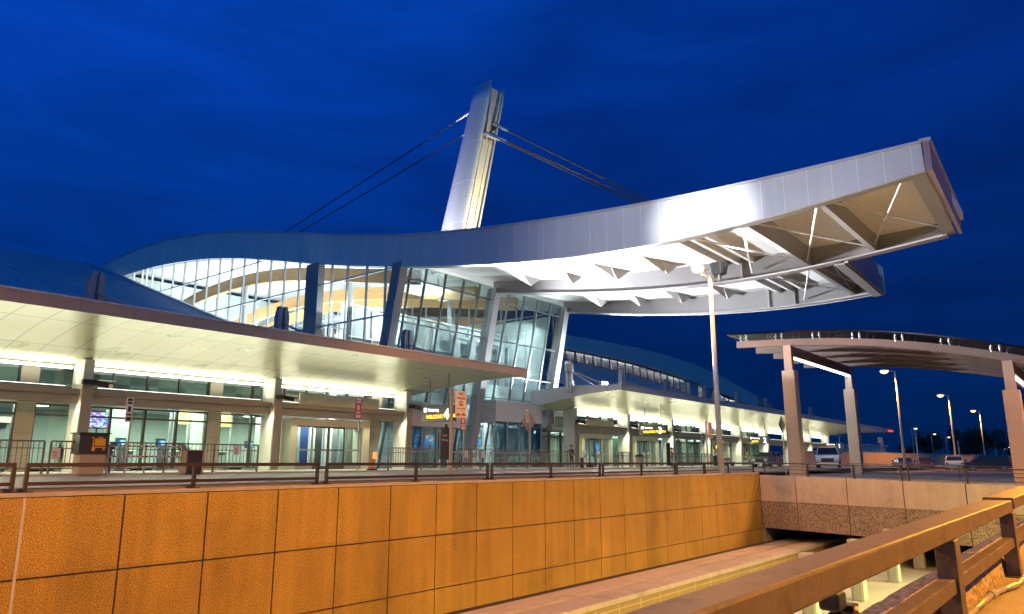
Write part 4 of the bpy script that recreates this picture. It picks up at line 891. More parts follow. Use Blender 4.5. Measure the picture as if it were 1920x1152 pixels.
def diamond(label, x, y, z, s, pz, tagz):
    t = T('warning_sign', label, 'sign', (x,y,pz), 'diamond signs seen from behind')
    MB().tube((x,y-.04,pz),(x,y-.04,z+s*.9),.035,n=8).build('post', m_galv, t)
    MB().prism([(x,z-s),(x+s,z),(x,z+s),(x-s,z)],'y',y,y+.015).build('plate', m_signk, t)
    if tagz: MB().box(x-.28,x-.04,y-.03,y-.02,z-.05,z+.75).build('tag_plate', m_signw, t); g = MB(); [g.box(x-.24,x-.08,y-.036,y-.031,z+.08+.16*i,z+.17+.16*i) for i in range(4)]; g.build('lettering', m_ink, t)
    else: g = MB(); [g.box(x-.03,x+.03,y-.06,y-.055,z-.3+.3*i,z-.2+.3*i) for i in range(3)]; g.build('bolt', m_bal, t)
    return t
diamond('dark diamond sign with a white tag before the grey vestibule',38.6,29.9,2.62,.78,-.44,True)
diamond('brown diamond sign beside the tall bridge canopy column',46.75,16.15,2.3,.56,-.75,False)
t = T('wayfinding_pylon','dark brown wayfinding pylon standing before the gate four doors','pylon',u(30.85,30,-.38))
MB().box(30.5,31.25,30,30.12,.15,1.9).build('panel', m_signd, t, M); MB().box(30.48,30.56,30,30.1,-.4,.15).build('leg', m_galv, t, M); MB().box(31.15,31.23,30,30.1,-.4,.15).build('leg', m_galv, t, M)
text('Curb', .22, m_signw, t, u(30.62,29.985,1.45),(1,0,0),(0,0,1)); text('Parking', .2, m_signw, t, u(30.58,29.985,1.2),(1,0,0),(0,0,1)); MB().tube((31.0,30.06,1.9),(31.0,30.06,2.15),.09,n=8).build('finial', m_black, t, M)
t = T('wayfinding_pylon','dark narrow pylon under the gate three sign','pylon',u(60.2,31,-.38)); MB().box(59.9,60.6,31,31.12,-.3,1.7).build('panel', m_signd, t, M); MB().box(59.86,59.9,31,31.1,-.4,1.75).build('leg', m_galv, t, M); MB().box(60.6,60.64,31,31.1,-.4,1.75).build('leg', m_galv, t, M)
# luggage cart kiosk and rack
t = T('cart_kiosk','black and stone kiosk with an orange luggage cart symbol','kiosk',u(10.8,27.0,-.38))
MB().box(10.25,11.2,26.95,27.6,.28,.95).build('sign_head', m_signd, t, M, bevel=.015); MB().box(10.35,11.15,27.0,27.55,-.4,.28).build('plinth', m_stone, t, M)
MB().box(10.2,11.25,26.9,27.65,.95,.985).build('cap', m_signd, t, M)
sx0, sz0 = 10.72, .36; y0, y1 = 26.925, 26.945
g = MB(); q = lambda a,b,c,d: g.box(sx0-.1+a*.52,sx0-.1+b*.52,y0,y1,sz0+c*.5,sz0+d*.5)
q(.22,.88,.38,.86); q(.42,.68,.9,.96); q(.42,.46,.86,.9); q(.64,.68,.86,.9); q(.14,.92,.24,.31); q(.10,.16,.24,.92); q(.0,.12,.88,.94)
for cx,cz,r in ((.16,.13,.11),(.80,.15,.07)):
    g.prism([(sx0-.1+(cx+r*math.cos(a*math.pi/6))*.52,sz0+(cz+r*math.sin(a*math.pi/6))*.5) for a in range(12)],'y',y0,y1)
g.build('cart_symbol', m_yel, t, M)
text('CART RENTAL', .085*M, m_yel, t, u(10.235,27.5,.85),(0,0,-1),(0,-1,0),'lettering'); 
t = T('cart_rack','luggage cart rack with pale slotted rails between the kiosk and the dark box','cart rack',u(12.7,27.25,-.38))
for z in (.56,.2): 
    r = MB().box(11.3,14.0,27.2,27.26,z-.03,z+.03).build('rail', m_cream, t, M); g = MB(); [g.box(11.5+.16*i,11.58+.16*i,27.19,27.198,z-.02,z+.02) for i in range(15)]; g.build('slots', m_bal, r, M)
for x in (11.32,12.6,13.96): MB().box(x-.03,x+.03,27.2,27.27,-.4,.62).build('post', m_galv, t, M)
t = T('cart_box','small dark coin box at the right end of the cart rack','coin box',u(14.3,27,-.38)); MB().box(14.02,14.62,26.95,27.4,-.4,.42).build('body', m_signd, t, M, bevel=.015); MB().box(13.96,14.02,26.93,27.42,-.4,.45).box(14.62,14.68,26.93,27.42,-.4,.45).box(13.96,14.68,26.93,27.42,.42,.46).build('frame', m_stone, t, M)
# security cameras on the column posts
for x,z,l in ((12.7,3.28,'first white column'),(21.85,3.28,'second white column'),(31.0,3.32,'third white column beside the gate four sign'),(49.1,3.2,'dark column right of the leaning wall'),(57.45,3.15,'column left of the gate three sign'),(65.8,3.05,'column right of the gate three sign')):
    t = T('security_camera','black security camera on the '+l,'camera',u(x+.25,33,z),'security cameras on the columns')
    MB().box(x-.3,x+.2,32.95,33.12,z-.1,z+.1).build('mount', m_black, t, M); MB().bar((x+.2,33.0,z),(x+.75,32.8,z-.12),.2,.2).build('camera_body', m_black, t, M); MB().ball((x+.72,32.72,z-.14),.1,8).build('lens', m_signw, t, M); MB().bar((x+.15,33.0,z+.12),(x+.95,32.85,z+.1),.28,.02).build('sun_shield', m_galv, t, M)
# bollards, bins
for i,(x,y,l) in enumerate(((48.2,31.9,'beside the traveller with luggage'),(50.9,32.4,'second from the traveller with luggage'),(53.0,31.8,'left one of the close pair'),(53.8,31.9,'right one of the close pair'),(62.2,34.5,'right of the litter bin'),(58.3,31.9,'under the gate three sign'),(37.6,33.8,'in front of the gate four vestibule'))):
    t = T('bollard','white bollard with dark bands, '+l,'bollard',(x,y,-.437),'white bollards on the terminal kerb')
    MB().lathe([(.09,0),(.09,1.1),(.12,1.12),(.12,1.25),(.05,1.32),(.001,1.33)],(x,y,-.44),12).build('shaft', m_signw, t, smooth=False)
    MB().lathe([(.095,.8),(.095,.88)],(x,y,-.44),12).lathe([(.095,.95),(.095,1.02)],(x,y,-.44),12).build('band', m_ink, t)
t = T('litter_bin','stone litter bin with a dark lid under the gate three sign','litter bin',(58.6,33.0,-.437)); MB().lathe([(.3,0),(.36,.1),(.36,.9),(.32,.92)],(58.6,33.0,-.44),14).build('body', m_stone, t); MB().lathe([(.42,.92),(.42,1.0),(.2,1.12),(.001,1.14)],(58.6,33.0,-.44),14).build('lid', m_black, t)
t = T('traffic_barrel','orange traffic marker with a glowing lamp beside the third white column','traffic marker',u(24.0,28.2,-.38))
MB().lathe([(.16,0),(.15,.18),(.1,.22),(.08,.6),(.1,.62)],u(24.0,28.2,-.38),12).build('body', m_orange, t); MB().box(*[a*M for a in (24.06,24.18,28.1,28.25,.15,.48)]).build('lamp', e_tail, t); MB().lathe([(.3,-.01),(.3,.08),(.2,.1)],u(24.0,28.2,-.38),12).build('foot', m_black, t)
# ---------------------------------------------------------------- tall pole with sodium lamp and floodlight
t = T('floodlight_pole','tall pole with an orange sodium lamp and a black floodlight in front of the wing','lamp post',(39.0,17.1,-.6))
PXx = 39.35
MB().tube((PXx,17.1,-.62),(PXx,17.1,10.75),.17,.10,14).build('pole', m_post, t, smooth=True)
MB().box(PXx-.22,PXx+.22,16.9,17.3,-.63,-.58).build('base_plate', m_galv, t)
MB().bar((PXx-.55,17.35,10.62),(PXx+.75,16.75,10.35),.09,.09).build('cross_arm', m_galv, t)
h = MB().hexa([(PXx+.35,16.55,10.72),(PXx+.85,16.4,10.72),(PXx+.95,17.05,10.72),(PXx+.45,17.2,10.72)],[(PXx+.2,16.5,11.45),(PXx+.85,16.25,11.5),(PXx+1.0,17.1,11.5),(PXx+.35,17.3,11.45)]).build('flood_housing', m_black, t, bevel=.06)
MB().bar((PXx+.6,16.8,10.4),(PXx+.6,16.8,10.75),.14,.1).build('yoke', m_galv, t)
l = MB().bar((PXx-.15,17.15,10.95),(PXx-.75,17.45,10.98),.32,.22).build('lamp_head', m_galv, t, bevel=.03)
MB().lathe([(.34,.1),(.36,0),(.28,-.18),(.001,-.26)],(PXx-.82,17.46,10.92),12).build('lens', e_sod, l)
lamp('SPOT','pole_flood',(39.2,16.0,11.3),15000,(1,.95,.88),(38.5,8.0,13.0),.1,ang=120,blend=.8)
dup(t,(1.15,17.1,-.6),None,'added tall pole for the fascia flood, outside the left edge of the view')  # unseen copy, added to carry the fascia flood
lamp('SPOT','sodium_lamp',(PXx-.75,17.35,10.6),5000,SOD,(PXx-.9,17.5,0),.15,ang=165,blend=.3)
# ---------------------------------------------------------------- street lamps
def street_lamp(label, x, y, z, h, rz, group='sodium street lamps along the access road'):
    t = T('street_lamp', label, 'street lamp', (0,0,0), group)
    MB().tube((0,0,0),(0,0,h),.16,.09,12).build('pole', m_post, t, smooth=True); MB().lathe([(.26,0),(.26,.25),(.17,.4)],(0,0,0),12).build('base', m_galv, t)
    MB().path([(0,0,h-.05),(.5,0,h+.05),(.9,0,h+.06)],.06).build('arm', m_galv, t)
    hd = MB().hexa([(.75,-.16,h),(1.65,-.2,h),(1.65,.2,h),(.75,.16,h)],[(.8,-.1,h+.16),(1.6,-.14,h+.2),(1.6,.14,h+.2),(.8,.1,h+.16)]).build('lamp_head', m_galv, t)
    MB().lathe([(.46,0),(.40,-.18),(.22,-.30),(.001,-.34)],(1.25,0,h+.02),12).build('lens', e_sod, hd)
    t.location = (x,y,z); t.rotation_euler = (0,0,rz); ORG[t.name] = (x,y,z); return t
aL = psi+math.pi/2; aR = psi-math.pi/2
L1 = street_lamp('tallest street lamp, under the arched bridge canopy',95.2,19.2,-.9,11.4,aL)
L2 = dup(L1,(135.6,20.0,-.9),aL,'second tallest street lamp, right of the canopy middle'); L3 = dup(L1,(179.2,21.2,-1.0),aL,'third tallest street lamp, nearest the right hand canopy column')
R1 = dup(L1,(228,43.4,-1.5),aR,'thin far street lamp over the concrete barrier, left of the others',.93); R2 = dup(L1,(277.6,47.2,-1.5),aR,'thin far street lamp, second along the barrier',.93); R3 = dup(L1,(315.7,49,-1.5),aR,'thin far street lamp, third along the barrier behind a white sign',.93)
for i,(x,y,l) in enumerate(((430,46,'left lamp of the far cluster before the trees'),(560,56,'second lamp of the far cluster, lowest'),(500,48,'third lamp of the far cluster, tallest'),(520,44,'right lamp of the far cluster beside the canopy column'))):
    dup(L1,(x,y,-1.5),aR,'tiny distant street lamp, '+l,.85)
for x,y in ((95.2,19.2),(135.6,20),(179,21)): lamp('SPOT','sodium_lamp',(x-.8,y+1.0,10.2),13000,SOD,(x-.8,y+1,0),.2,ang=140,blend=.4)
# lamps on this side of the cutting, behind and beside the viewpoint
G0 = 'street lamps on the near pavement'
N1 = dup(L1,(13,-9,-1.22),math.pi/2,'street lamp on the near pavement behind the viewpoint'); N1['group'] = G0
N2 = dup(L1,(44,-10,-1.22),math.pi/2,'street lamp on the near pavement further along'); N2['group'] = G0
N3 = dup(L1,(40,-.6,-1.22),math.pi/2,'street lamp on the near pavement just outside the right edge'); N3['group'] = G0
N4 = dup(L1,(-8,17.5,-.6),math.pi/2,'street lamp on the upper road outside the left edge'); N4['group'] = G0
lamp('SPOT','sodium_lamp',(13,-7.6,9.9),58000,(1,.39,.0),(13,-7.6,0),.2,ang=158,blend=.15)
lamp('SPOT','sodium_lamp',(44,-8.6,9.9),42000,(1,.50,.24),(44,-8.6,0),.2,ang=148,blend=.2)
lamp('SPOT','sodium_lamp',(40,.7,8.7),17000,(1,.44,.03),(9,1.42,-1.05),.12,ang=30,blend=.7)
lamp('SPOT','sodium_lamp',(-8,18.6,10.4),16000,SOD,(-8,20,0),.2,ang=168,blend=.3)
lamp('AREA','underdeck_light',(27,.8,-1.95),3000,(.88,1,.30),(27,3.2,-5.2),14,.5).data.spread = RAD(110); lamp('AREA','underdeck_light',(41,.8,-1.95),3000,(.88,1,.30),(41,3.2,-5.2),14,.5).data.spread = RAD(110)
lamp('AREA','underdeck_light',(14,.8,-1.95),1500,(.88,1,.30),(14,3.2,-5.2),14,.5).data.spread = RAD(110)
# ================================================================== BRIDGE CANOPY
t = T('bridge_canopy','arched glass roofed canopy on brown columns over the bridge roadway','canopy',(54,10,-.9))
arc = smoothtab([(19.4,8.42),(18.4,8.36),(15.6,8.22),(12.9,8.02),(10.2,7.66),(7.4,7.12),(4.9,6.5),(3.3,6.02),(0,4.9),(-3,3.7)][::-1],60,4)
az = lambda y: lerp(arc,y)
PY = [19.1-.6*i for i in range(37)]
for k in range(5):
    x = 47.8+3.45*k; p = [(x,y,az(y)-.62) for y in PY]
    b = MB().sweep(p,.26,.44).build('purlin', m_can, t)
    if k < 2:
        for i in range(10):
            y = 18.6-2.35*i
            for d in (-.2,.2): MB().tube((x-.1,y+d,az(y)-.42),(x-.1,y+d,az(y)-.02),.05,n=6).ball((x-.14,y+d,az(y)-.22),.085,6).build('glass_fitting', m_gmul, b)
g = MB(); rows = []
for y in [19.7-.6*i for i in range(38)]: rows.append([(47.35,y,az(y)),(62.3,y,az(y)),(62.3,y,az(y)+.09),(47.35,y,az(y)+.09),(47.35,y,az(y))])
g.grid(rows).build('roof_glass', m_gtop, t)
for (y,zb) in ((15.75,5.75),(4.05,3.8)):
    zt = az(y)-.84
    MB().box(47.9,61.9,y-.2,y+.2,zt-.62,zt).box(47.9,61.9,y-.28,y+.28,zt-.68,zt-.62).build('cross_girder', m_can, t)
    s = MB().box(48.4,61.3,y-.16,y-.04,zt-.80,zt-.70).build('light_strip', emis('strip_lamp',(1,.98,.9),7), t)
    lamp('AREA','girder_strip',(54.8,y-.1,zt-.86),90,(1,.96,.85),(54.8,y-.1,-5),12.5,.12)
    for x in (47.8,61.6):
        z2 = zb if x < 50 else zb-.15
        MB().box(x-.24,x+.24,y-.24,y+.24,z2,zt+.02).build('column_neck', m_pole, t)
        MB().box(x-.39,x+.39,y-.39,y+.39,-1.2,z2).build('column_sleeve', mat('column_sleeve_paint' ,(.36,.27,.21),.6,var=.06,scale=1,seams=((2,1.6,.3,.02),),seamdark=.25) if (x,y) == (47.8,15.75) else bpy.data.materials['column_sleeve_paint'], t, bevel=.02)
# ================================================================== FAR RIGHT
t = T('barrier_wall','long low concrete wall lit orange by the far street lamps','wall',(135,25,-1.5))
pts = [(103,33),(140,28.5),(190,24),(330,14)]
g = MB(); g2 = MB()
for (a,b),(c,d) in zip(pts,pts[1:]): g.bar((a,b,-.05),(c,d,-.05),.35,3.0); 
g.build('wall_body', mat('orange_barrier',(.42,.30,.22),.8,var=.12,scale=.3,seams=((0,6,1,.08),),seamdark=.35), t)
for (a,b),(c,d) in zip(pts,pts[1:]): g2.bar((a,b,1.47),(c,d,1.47),.5,.1)
g2.build('coping', m_conc, t)
lamp('SPOT','sodium_lamp',(125,18,9),6000,SOD,(125,19,0),.2,ang=140,blend=.4)
t = T('maintenance_shed','low pale shed behind the end of the pale canopy','shed',(164,40,-1.5)); MB().box(158,172,38,44,-1.5,3.2).build('wall', m_greyl, t); MB().box(157.5,172.5,37.5,44.5,3.2,3.5).build('roof', m_silver2, t); MB().box(160,162.4,37.95,37.99,-1.4,1.2).build('door', m_gmul, t)
t = T('equipment_mast','stubby mast with white antenna boxes beside the pale shed','antenna mast',(146,33,-1.5)); MB().tube((146,33,-1.5),(146,33,4.2),.12,n=8).build('pole', m_galv, t); MB().box(145.5,146.5,32.7,33.3,3.4,4.4).box(146.6,147.3,32.8,33.2,2.9,3.6).build('antenna_box', m_signw, t)
for x,y,zt,l in ((90.5,16.9,1.9,'nearest one, left of the tallest street lamp'),(122,17.5,1.6,'middle one, before the second street lamp'),(158,17.0,1.4,'far one, right of the dark trees')):
    smallsign('white sign by the access road, '+l,x,y,zt*1.9-.1,1.5*(1 if x < 100 else 1.1),1.0,-1.3,m_red,grp='white signs by the access road')
# trees
def make_tree(label, h, seed, loc):
    t = T('tree', label, 'tree', (0,0,0), 'dark trees beyond the barrier'); r = random.Random(seed)
    b = MB().tube((0,0,0),(0,0,h*.55),.35,.15,8)
    for i in range(7):
        a = r.uniform(0,6.28); z = h*r.uniform(.3,.55); b.tube((0,0,z),(math.cos(a)*h*.3,math.sin(a)*h*.3,z+h*.28),.14,.04,5)
    b.build('trunk', m_bark, t)
    blobs = [(r.uniform(-.36,.36)*h,r.uniform(-.3,.3)*h,h*r.uniform(.35,.85),h*r.uniform(.13,.24)) for _ in range(13)]
    g = MB()
    for _ in range(2600):
        cx,cy,cz,rr = r.choice(blobs); v = Vector((r.gauss(0,1),r.gauss(0,1),r.gauss(0,1))).normalized()*rr*r.uniform(.55,1.08); c = Vector((cx,cy,cz))+v
        a = Vector((r.gauss(0,1),r.gauss(0,1),r.gauss(0,1))).normalized(); bb = a.cross(Vector((r.gauss(0,1),r.gauss(0,1),r.gauss(0,1)))).normalized(); s = r.uniform(.25,.55)
        g.quad(c-a*s,c+bb*s*.6,c+a*s,c-bb*s*.6)
    g.build('crown', m_leaf, t); t.location = loc; return t
ta = make_tree('dark rounded tree just right of the third far lamp',13,3,(335,58,-1.5)); tb = make_tree('broad dark tree behind the third tallest street lamp',16,5,(350,47,-1.5))
dup(ta,(356,41,-1.5),1.2,'dark tree right of the broad one',1.15); dup(tb,(362,33,-1.5),2.1,'dark tree behind the far lamp cluster',.8); dup(ta,(372,26,-1.5),2.6,'rightmost dark tree by the canopy column',.8); dup(tb,(338,66,-1.5),.7,'small dark tree left of the second street lamp',.55)
# ================================================================== VEHICLES (local x forward)
def wheel(t, x, y, r=.34):
    w = MB().tube((x,y-.11,r),(x,y+.11,r),r,n=18).build('wheel', m_tyre, t, local=True); s = 1 if y > 0 else -1
    MB().tube((x,y+s*.112,r),(x,y+s*.125,r),r*.6,n=12).build('hub', m_hub, w, local=True)
def vehicle(name, label, cat, loc, rz, prof, cabin, W, paint, wb, group=None, r=.34):
    """prof: body side outline (x,z); cabin: (x0b,x1b,x0t,x1t,z0,z1) glasshouse"""
    t = T(name, label, cat, (0,0,0), group); ORG[t.name] = (0,0,0)
    MB().prism(prof,'y',-W/2,W/2).build('body', paint, t, local=True, bevel=.06)
    a,b,c,d,z0,z1 = cabin; i = .12
    MB().hexa([(a,-W/2+.06,z0),(b,-W/2+.06,z0),(b,W/2-.06,z0),(a,W/2-.06,z0)],[(c,-W/2+i+.1,z1),(d,-W/2+i+.1,z1),(d,W/2-i-.1,z1),(c,W/2-i-.1,z1)]).build('windows', m_cglass, t, local=True, bevel=.03)
    MB().box(c-.02,d+.02,-W/2+i+.06,W/2-i-.06,z1-.01,z1+.07).build('roof', paint, t, local=True, bevel=.03)
    for s in (-1,1):
        MB().bar((b,s*(W/2-.07),z0),(d,s*(W/2-i-.08),z1),.07,.07).build('pillar', paint, t, local=True); MB().bar((a,s*(W/2-.07),z0),(c,s*(W/2-i-.08),z1),.07,.07).build('pillar', paint, t, local=True)
        MB().bar(((a+b)/2,s*(W/2-.06),z0),((c+d)/2,s*(W/2-i-.08),z1),.08,.05).build('pillar', paint, t, local=True)
    xf = max(p[0] for p in prof); xr = min(p[0] for p in prof)
    for s in (-1,1):
        MB().box(xf-.06,xf+.025,s*(W/2-.28)-.17,s*(W/2-.28)+.17,.68,.86).build('headlight', m_signw, t, local=True); MB().box(xr-.025,xr+.05,s*(W/2-.2)-.1,s*(W/2-.2)+.1,.7,.95).build('tail_light', m_red, t, local=True)
        MB().box(b-.35,b-.12,s*(W/2+.1)-.09,s*(W/2+.1)+.09,z0+.05,z0+.22).build('mirror', m_black, t, local=True)
    MB().box(xf-.03,xf+.03,-W/2+.45,W/2-.45,.5,.88).build('grille', m_black, t, local=True); MB().box(xf-.02,xf+.1,-W/2+.05,W/2-.05,.34,.5).build('bumper', m_hub, t, local=True)
    for x in wb:
        for s in (-1,1): wheel(t,x,s*(W/2-.08),r)
    t.location = loc; t.rotation_euler = (0,0,rz); return t
CAR = [(-2.15,.35),(2.1,.35),(2.2,.6),(2.1,.86),(1.0,.98),(-1.95,1.02),(-2.2,.85)]
SUV = [(-2.3,.4),(2.25,.4),(2.35,.7),(2.2,1.0),(1.1,1.12),(-2.3,1.15),(-2.38,.8)]
TRK = [(-2.9,.55),(2.7,.55),(2.8,.8),(2.75,1.15),(1.35,1.25),(-.55,1.25),(-.6,1.2),(-2.9,1.2)]
pk = vehicle('pickup_truck','white pickup truck with a roof light bar parked beside the second bridge canopy column','pickup truck',(72.2,20.9,-.52),math.pi+.25,TRK,(-.5,1.35,-.4,.75,1.22,1.83),1.95,m_cw,(1.75,-1.75),r=.4)
MB().box(-.1,.15,-.65,.65,1.93,2.05).build('light_bar', m_orange, pk, local=True); MB().box(-.75,-.65,-.85,.85,1.2,1.9).build('headboard', m_bal, pk, local=True)
vehicle('parked_car','blue car half hidden by the first white signpost','car',(104,21.2,-.95),.4,CAR,(-1.75,1.1,-1.2,.35,.97,1.42),1.75,m_cb,(1.35,-1.35),'cars parked by the access road')
vehicle('parked_car','dark car at the foot of the tallest street lamp','car',(101,18.2,-.95),.2,CAR,(-1.75,1.1,-1.2,.35,.97,1.42),1.75,m_cd,(1.35,-1.35),'cars parked by the access road')
vehicle('parked_car','silver white car before the second street lamp','car',(98.5,14.6,-.98),.1,SUV,(-2.1,1.15,-1.8,.4,1.1,1.62),1.85,m_cw,(1.45,-1.45),'cars parked by the access road')
vehicle('parked_car','dark red van near the right hand canopy column','van',(97,11.5,-1.05),1.9,SUV,(-2.2,1.3,-2.0,.6,1.1,1.75),1.9,m_cd,(1.45,-1.45),'cars parked by the access road')
vehicle('parked_car','grey car stopped at the kerb before the gate two doors','car',(82.0,30.2,-.52),math.pi,SUV,(-2.1,1.15,-1.8,.4,1.1,1.55),1.85,m_cg,(1.45,-1.45),'cars parked by the access road')
# ================================================================== PEOPLE
def person(label, loc, rz, joints, bones, top_m, leg_m, zsplit, hairdo, group=None):
    """one continuous skinned body: joints name -> (x,y,z,r); faces coloured by height"""
    names = list(joints); idx = {n:i for i,n in enumerate(names)}
    me = bpy.data.meshes.new('person'); me.from_pydata([joints[n][:3] for n in names],[(idx[a],idx[b]) for a,b in bones],[])
    o = bpy.data.objects.new('person_tmp', me); COL.objects.link(o)
    sk = o.modifiers.new('Skin','SKIN')
    for i,n in enumerate(names):
        v = me.skin_vertices[0].data[i]; r = joints[n][3]; v.radius = r if isinstance(r,tuple) else (r,r); v.use_root = (n == 'pelvis')
    sb = o.modifiers.new('Sub','SUBSURF'); sb.levels = 2; sb.render_levels = 2
    bpy.context.view_layer.update()
    m2 = bpy.data.meshes.new_from_object(o.evaluated_get(bpy.context.evaluated_depsgraph_get())); bpy.data.objects.remove(o)
    m2.materials.clear()
    for mm in (m_skin, top_m, leg_m, m_black): m2.materials.append(mm)
    for p in m2.polygons:
        p.use_smooth = True; c = p.center; z = c.z
        hand = any((Vector(joints[n][:3])-c).length < .10 for n in names if n.startswith('hand') or n.startswith('finger') or n.startswith('thumb'))
        p.material_index = 0 if (z > 1.46 or hand) else 3 if z < .09 else 2 if z < zsplit and abs(c.y) < .3 and not hand else 1
    b = bpy.data.objects.new('person', m2); COL.objects.link(b); tag(b, label, 'person', group); ORG[b.name] = (0,0,0)
    hm = MB(); hx,hy,hz,_ = joints['head']
    hm.lathe([(.112,-.02),(.118,.05),(.105,.10),(.07,.145),(.001,.16)],(hx-.015,hy,hz),12); 
    if hairdo == 'long': hm.lathe([(.08,-.17),(.105,-.1),(.112,-.02)],(hx-.045,hy,hz),12)
    hm.build('hair', m_hair, b, local=True, smooth=True)
    f = MB()
    for s in (-1,1): f.ball((hx+.092,hy+s*.035,hz+.01),.014,6)
    f.box(hx+.085,hx+.1,hy-.028,hy+.028,hz-.072,hz-.062); f.build('eyes_and_mouth', m_ink, b, local=True)
    f = MB(); f.hexa([(hx+.08,hy-.018,hz-.045),(hx+.125,hy-.014,hz-.04),(hx+.125,hy+.014,hz-.04),(hx+.08,hy+.018,hz-.045)],[(hx+.085,hy-.01,hz+.01),(hx+.1,hy-.008,hz+.005),(hx+.1,hy+.008,hz+.005),(hx+.085,hy+.01,hz+.01)])
    for s in (-1,1): f.ball((hx,hy+s*.10,hz-.015),.028,6)
    f.build('nose_and_ears', m_skin, b, local=True)
    b.location = loc; b.rotation_euler = (0,0,rz); return b
def figure(arm_l, arm_r, stride, sh=.19, hip=.09, tr=(.13,.17)):
    J = {'pelvis':(0,0,.93,(.12,.155)),'waist':(0,0,1.08,(.105,.14)),'chest':(0,0,1.28,tr),'neckbase':(0,0,1.43,(.07,.08)),'neck':(.01,0,1.50,.05),'head':(.025,0,1.62,(.088,.10)),'crown':(.02,0,1.71,.07)}
    B = [('pelvis','waist'),('waist','chest'),('chest','neckbase'),('neckbase','neck'),('neck','head'),('head','crown')]
    for s,n,a,st in ((1,'l',arm_l,stride),(-1,'r',arm_r,-stride)):
        J['shoulder'+n] = (0,s*sh,1.39,.06); J['elbow'+n] = a[0]+(.045,); J['wrist'+n] = a[1]+(.03,); h = Vector(a[1]); d = (h-Vector(a[0])).normalized()
        p = h+d*.07; J['hand'+n] = (p.x,p.y,p.z,(.022,.036)); B += [('chest','shoulder'+n),('shoulder'+n,'elbow'+n),('elbow'+n,'wrist'+n),('wrist'+n,'hand'+n)]
        for k,(o,ln) in enumerate(((-.03,.06),(-.01,.075),(.01,.08),(.03,.07))):
            q = p+d*(.05+ln*.5)+Vector((o,0,-.01)); J['finger%d%s'%(k,n)] = (q.x,q.y,q.z,.009); B.append(('hand'+n,'finger%d%s'%(k,n)))
        q = p+Vector((.05,0,.0))+d*.02; J['thumb'+n] = (q.x,q.y,q.z,.011); B.append(('hand'+n,'thumb'+n))
        J['hip'+n] = (0,s*hip,.88,.095); J['knee'+n] = (st*.5+.03,s*hip,.49,.062); J['ankle'+n] = (st-.02,s*hip,.09,.042); J['toe'+n] = (st+.15,s*(hip+.02),.04,.04)
        B += [('pelvis','hip'+n),('hip'+n,'knee'+n),('knee'+n,'ankle'+n),('ankle'+n,'toe'+n)]
    return J, B
J,B = figure(((.02,.25,1.12),(.16,.22,.93)),((.05,-.25,1.12),(.22,-.14,1.0)),.04,tr=(.15,.19))
person('person in a long dark coat standing with luggage beside the dark column',(48.0,33.0,-.437),-1.9,J,B,m_coat,m_coat,.9,'short')
J,B = figure(((.06,.24,1.13),(.27,.16,1.12)),((.06,-.24,1.13),(.27,-.12,1.10)),.10)
person('person in a red top and dark trousers standing before the vertical window slats',(62.6,31.9,-.437),-.9,J,B,m_shirt,m_jean,.93,'short')
def suitcase(label, loc, rz, h, w, d):
    t = T('suitcase', label, 'suitcase', (0,0,0), 'dark suitcases by the traveller'); ORG[t.name] = (0,0,0)
    MB().box(-w/2,w/2,-d/2,d/2,.05,h).build('shell', m_coat, t, local=True, bevel=.04); MB().tube((-.12,-d/2+.03,h),(-.12,-d/2+.03,h+.32),.01,n=6).tube((.12,-d/2+.03,h),(.12,-d/2+.03,h+.32),.01,n=6).tube((-.13,-d/2+.03,h+.32),(.13,-d/2+.03,h+.32),.014,n=6).build('handle', m_galv, t, local=True)
    g = MB(); [g.tube((x,y-.02,.03),(x,y+.02,.03),.03,n=8) for x in (-w/2+.06,w/2-.06) for y in (-d/2+.06,d/2-.06)]; g.build('castor', m_black, t, local=True); t.location = loc; t.rotation_euler = (0,0,rz)
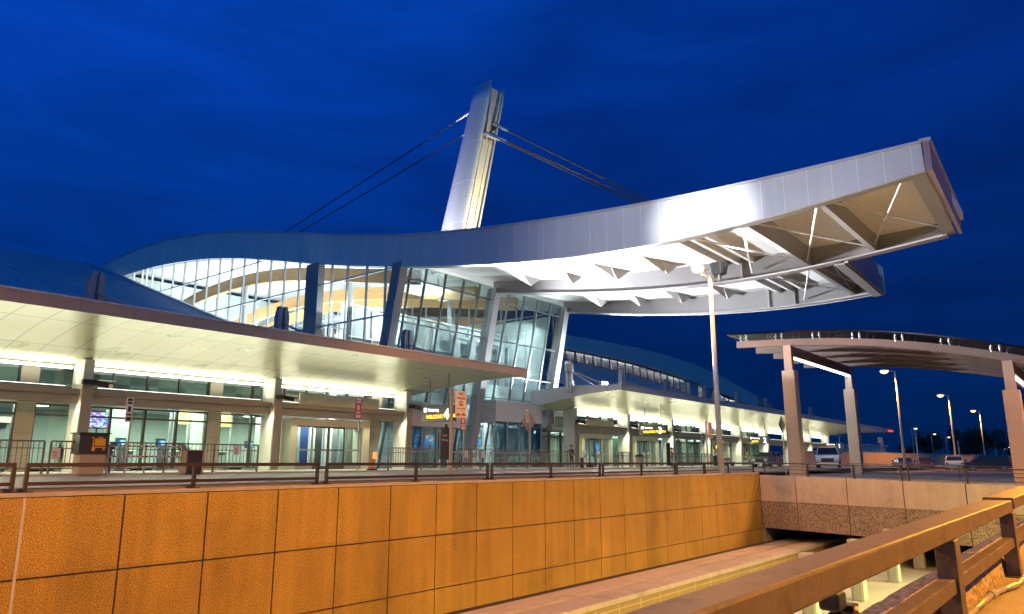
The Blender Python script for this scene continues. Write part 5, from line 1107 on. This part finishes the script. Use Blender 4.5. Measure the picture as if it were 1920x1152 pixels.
suitcase('tall dark suitcase upright in front of the person in the long coat',(48.35,32.2,-.437),.5,.78,.5,.3); suitcase('low wide dark bag right of the tall suitcase',(48.9,31.9,-.437),.2,.42,.7,.35)
# cafe furniture and displays by the far doors
for i,(x,y,l) in enumerate(((83.5,35.2,'left of the patterned display'),(94.5,35.0,'before the patterned display'))):
    t = T('bench','low slatted bench at the far right doors, '+l,'bench',(x,y,-.437),'benches by the far doors'); MB().box(x-1,x+1,y-.25,y+.25,.0,.07).build('seat', m_galv, t); MB().box(x-1,x+1,y+.22,y+.28,.12,.5).build('backrest', m_galv, t)
    for s in (-.8,.8): MB().box(x+s-.04,x+s+.04,y-.22,y+.26,-.44,0).build('leg', m_black, t)
t = T('patterned_display','dark window display with pale hexagon outlines left of the gate two sign','window display',u(85.00,34.5,-.38)); MB().box(84.20,87.40,34.3,34.5,.2,2.2).build('panel', m_intd, t, M)
g = MB()
for cx,cz,r in ((85.30,1.6,.42),(85.90,.95,.45),(86.60,1.55,.5),(85.00,.8,.35),(86.70,.7,.4)):
    P = [(cx+r*math.cos(a*math.pi/3+.3),cz+r*math.sin(a*math.pi/3+.3)) for a in range(6)]
    for p,q in zip(P,P[1:]+P[:1]): g.bar((p[0],34.27,p[1]),(q[0],34.27,q[1]),.03,.07,up=(0,1,0))
g.build('hexagon_pattern', m_cream, t, M)
t = T('call_box','small black call box with an amber sign beside the tall floodlight pole','call box',u(75.90,33.4,-.38)); MB().box(75.60,76.40,33.4,33.6,1.35,1.95).build('sign_panel', m_black, t, M); MB().prism([(75.75,1.45),(76.25,1.45),(76.10,1.8),(75.90,1.8)],'y',33.38,33.395).build('symbol', e_amber, t, M); MB().box(75.70,76.30,33.3,33.7,-.4,.7).build('cabinet', m_black, t, M); MB().box(75.96,76.04,33.5,33.58,.7,1.35).build('post', m_galv, t, M)
t = T('tip_beacon','small red beacon at the far tip of the pale canopy','beacon',u(129,27.45,5.0)); MB().box(127.0,129.5,27.3,27.42,4.72,4.86).build('lens', e_red, t, M); MB().box(126.9,129.6,27.42,27.48,4.68,4.9).build('bracket', m_gmul, t, M)
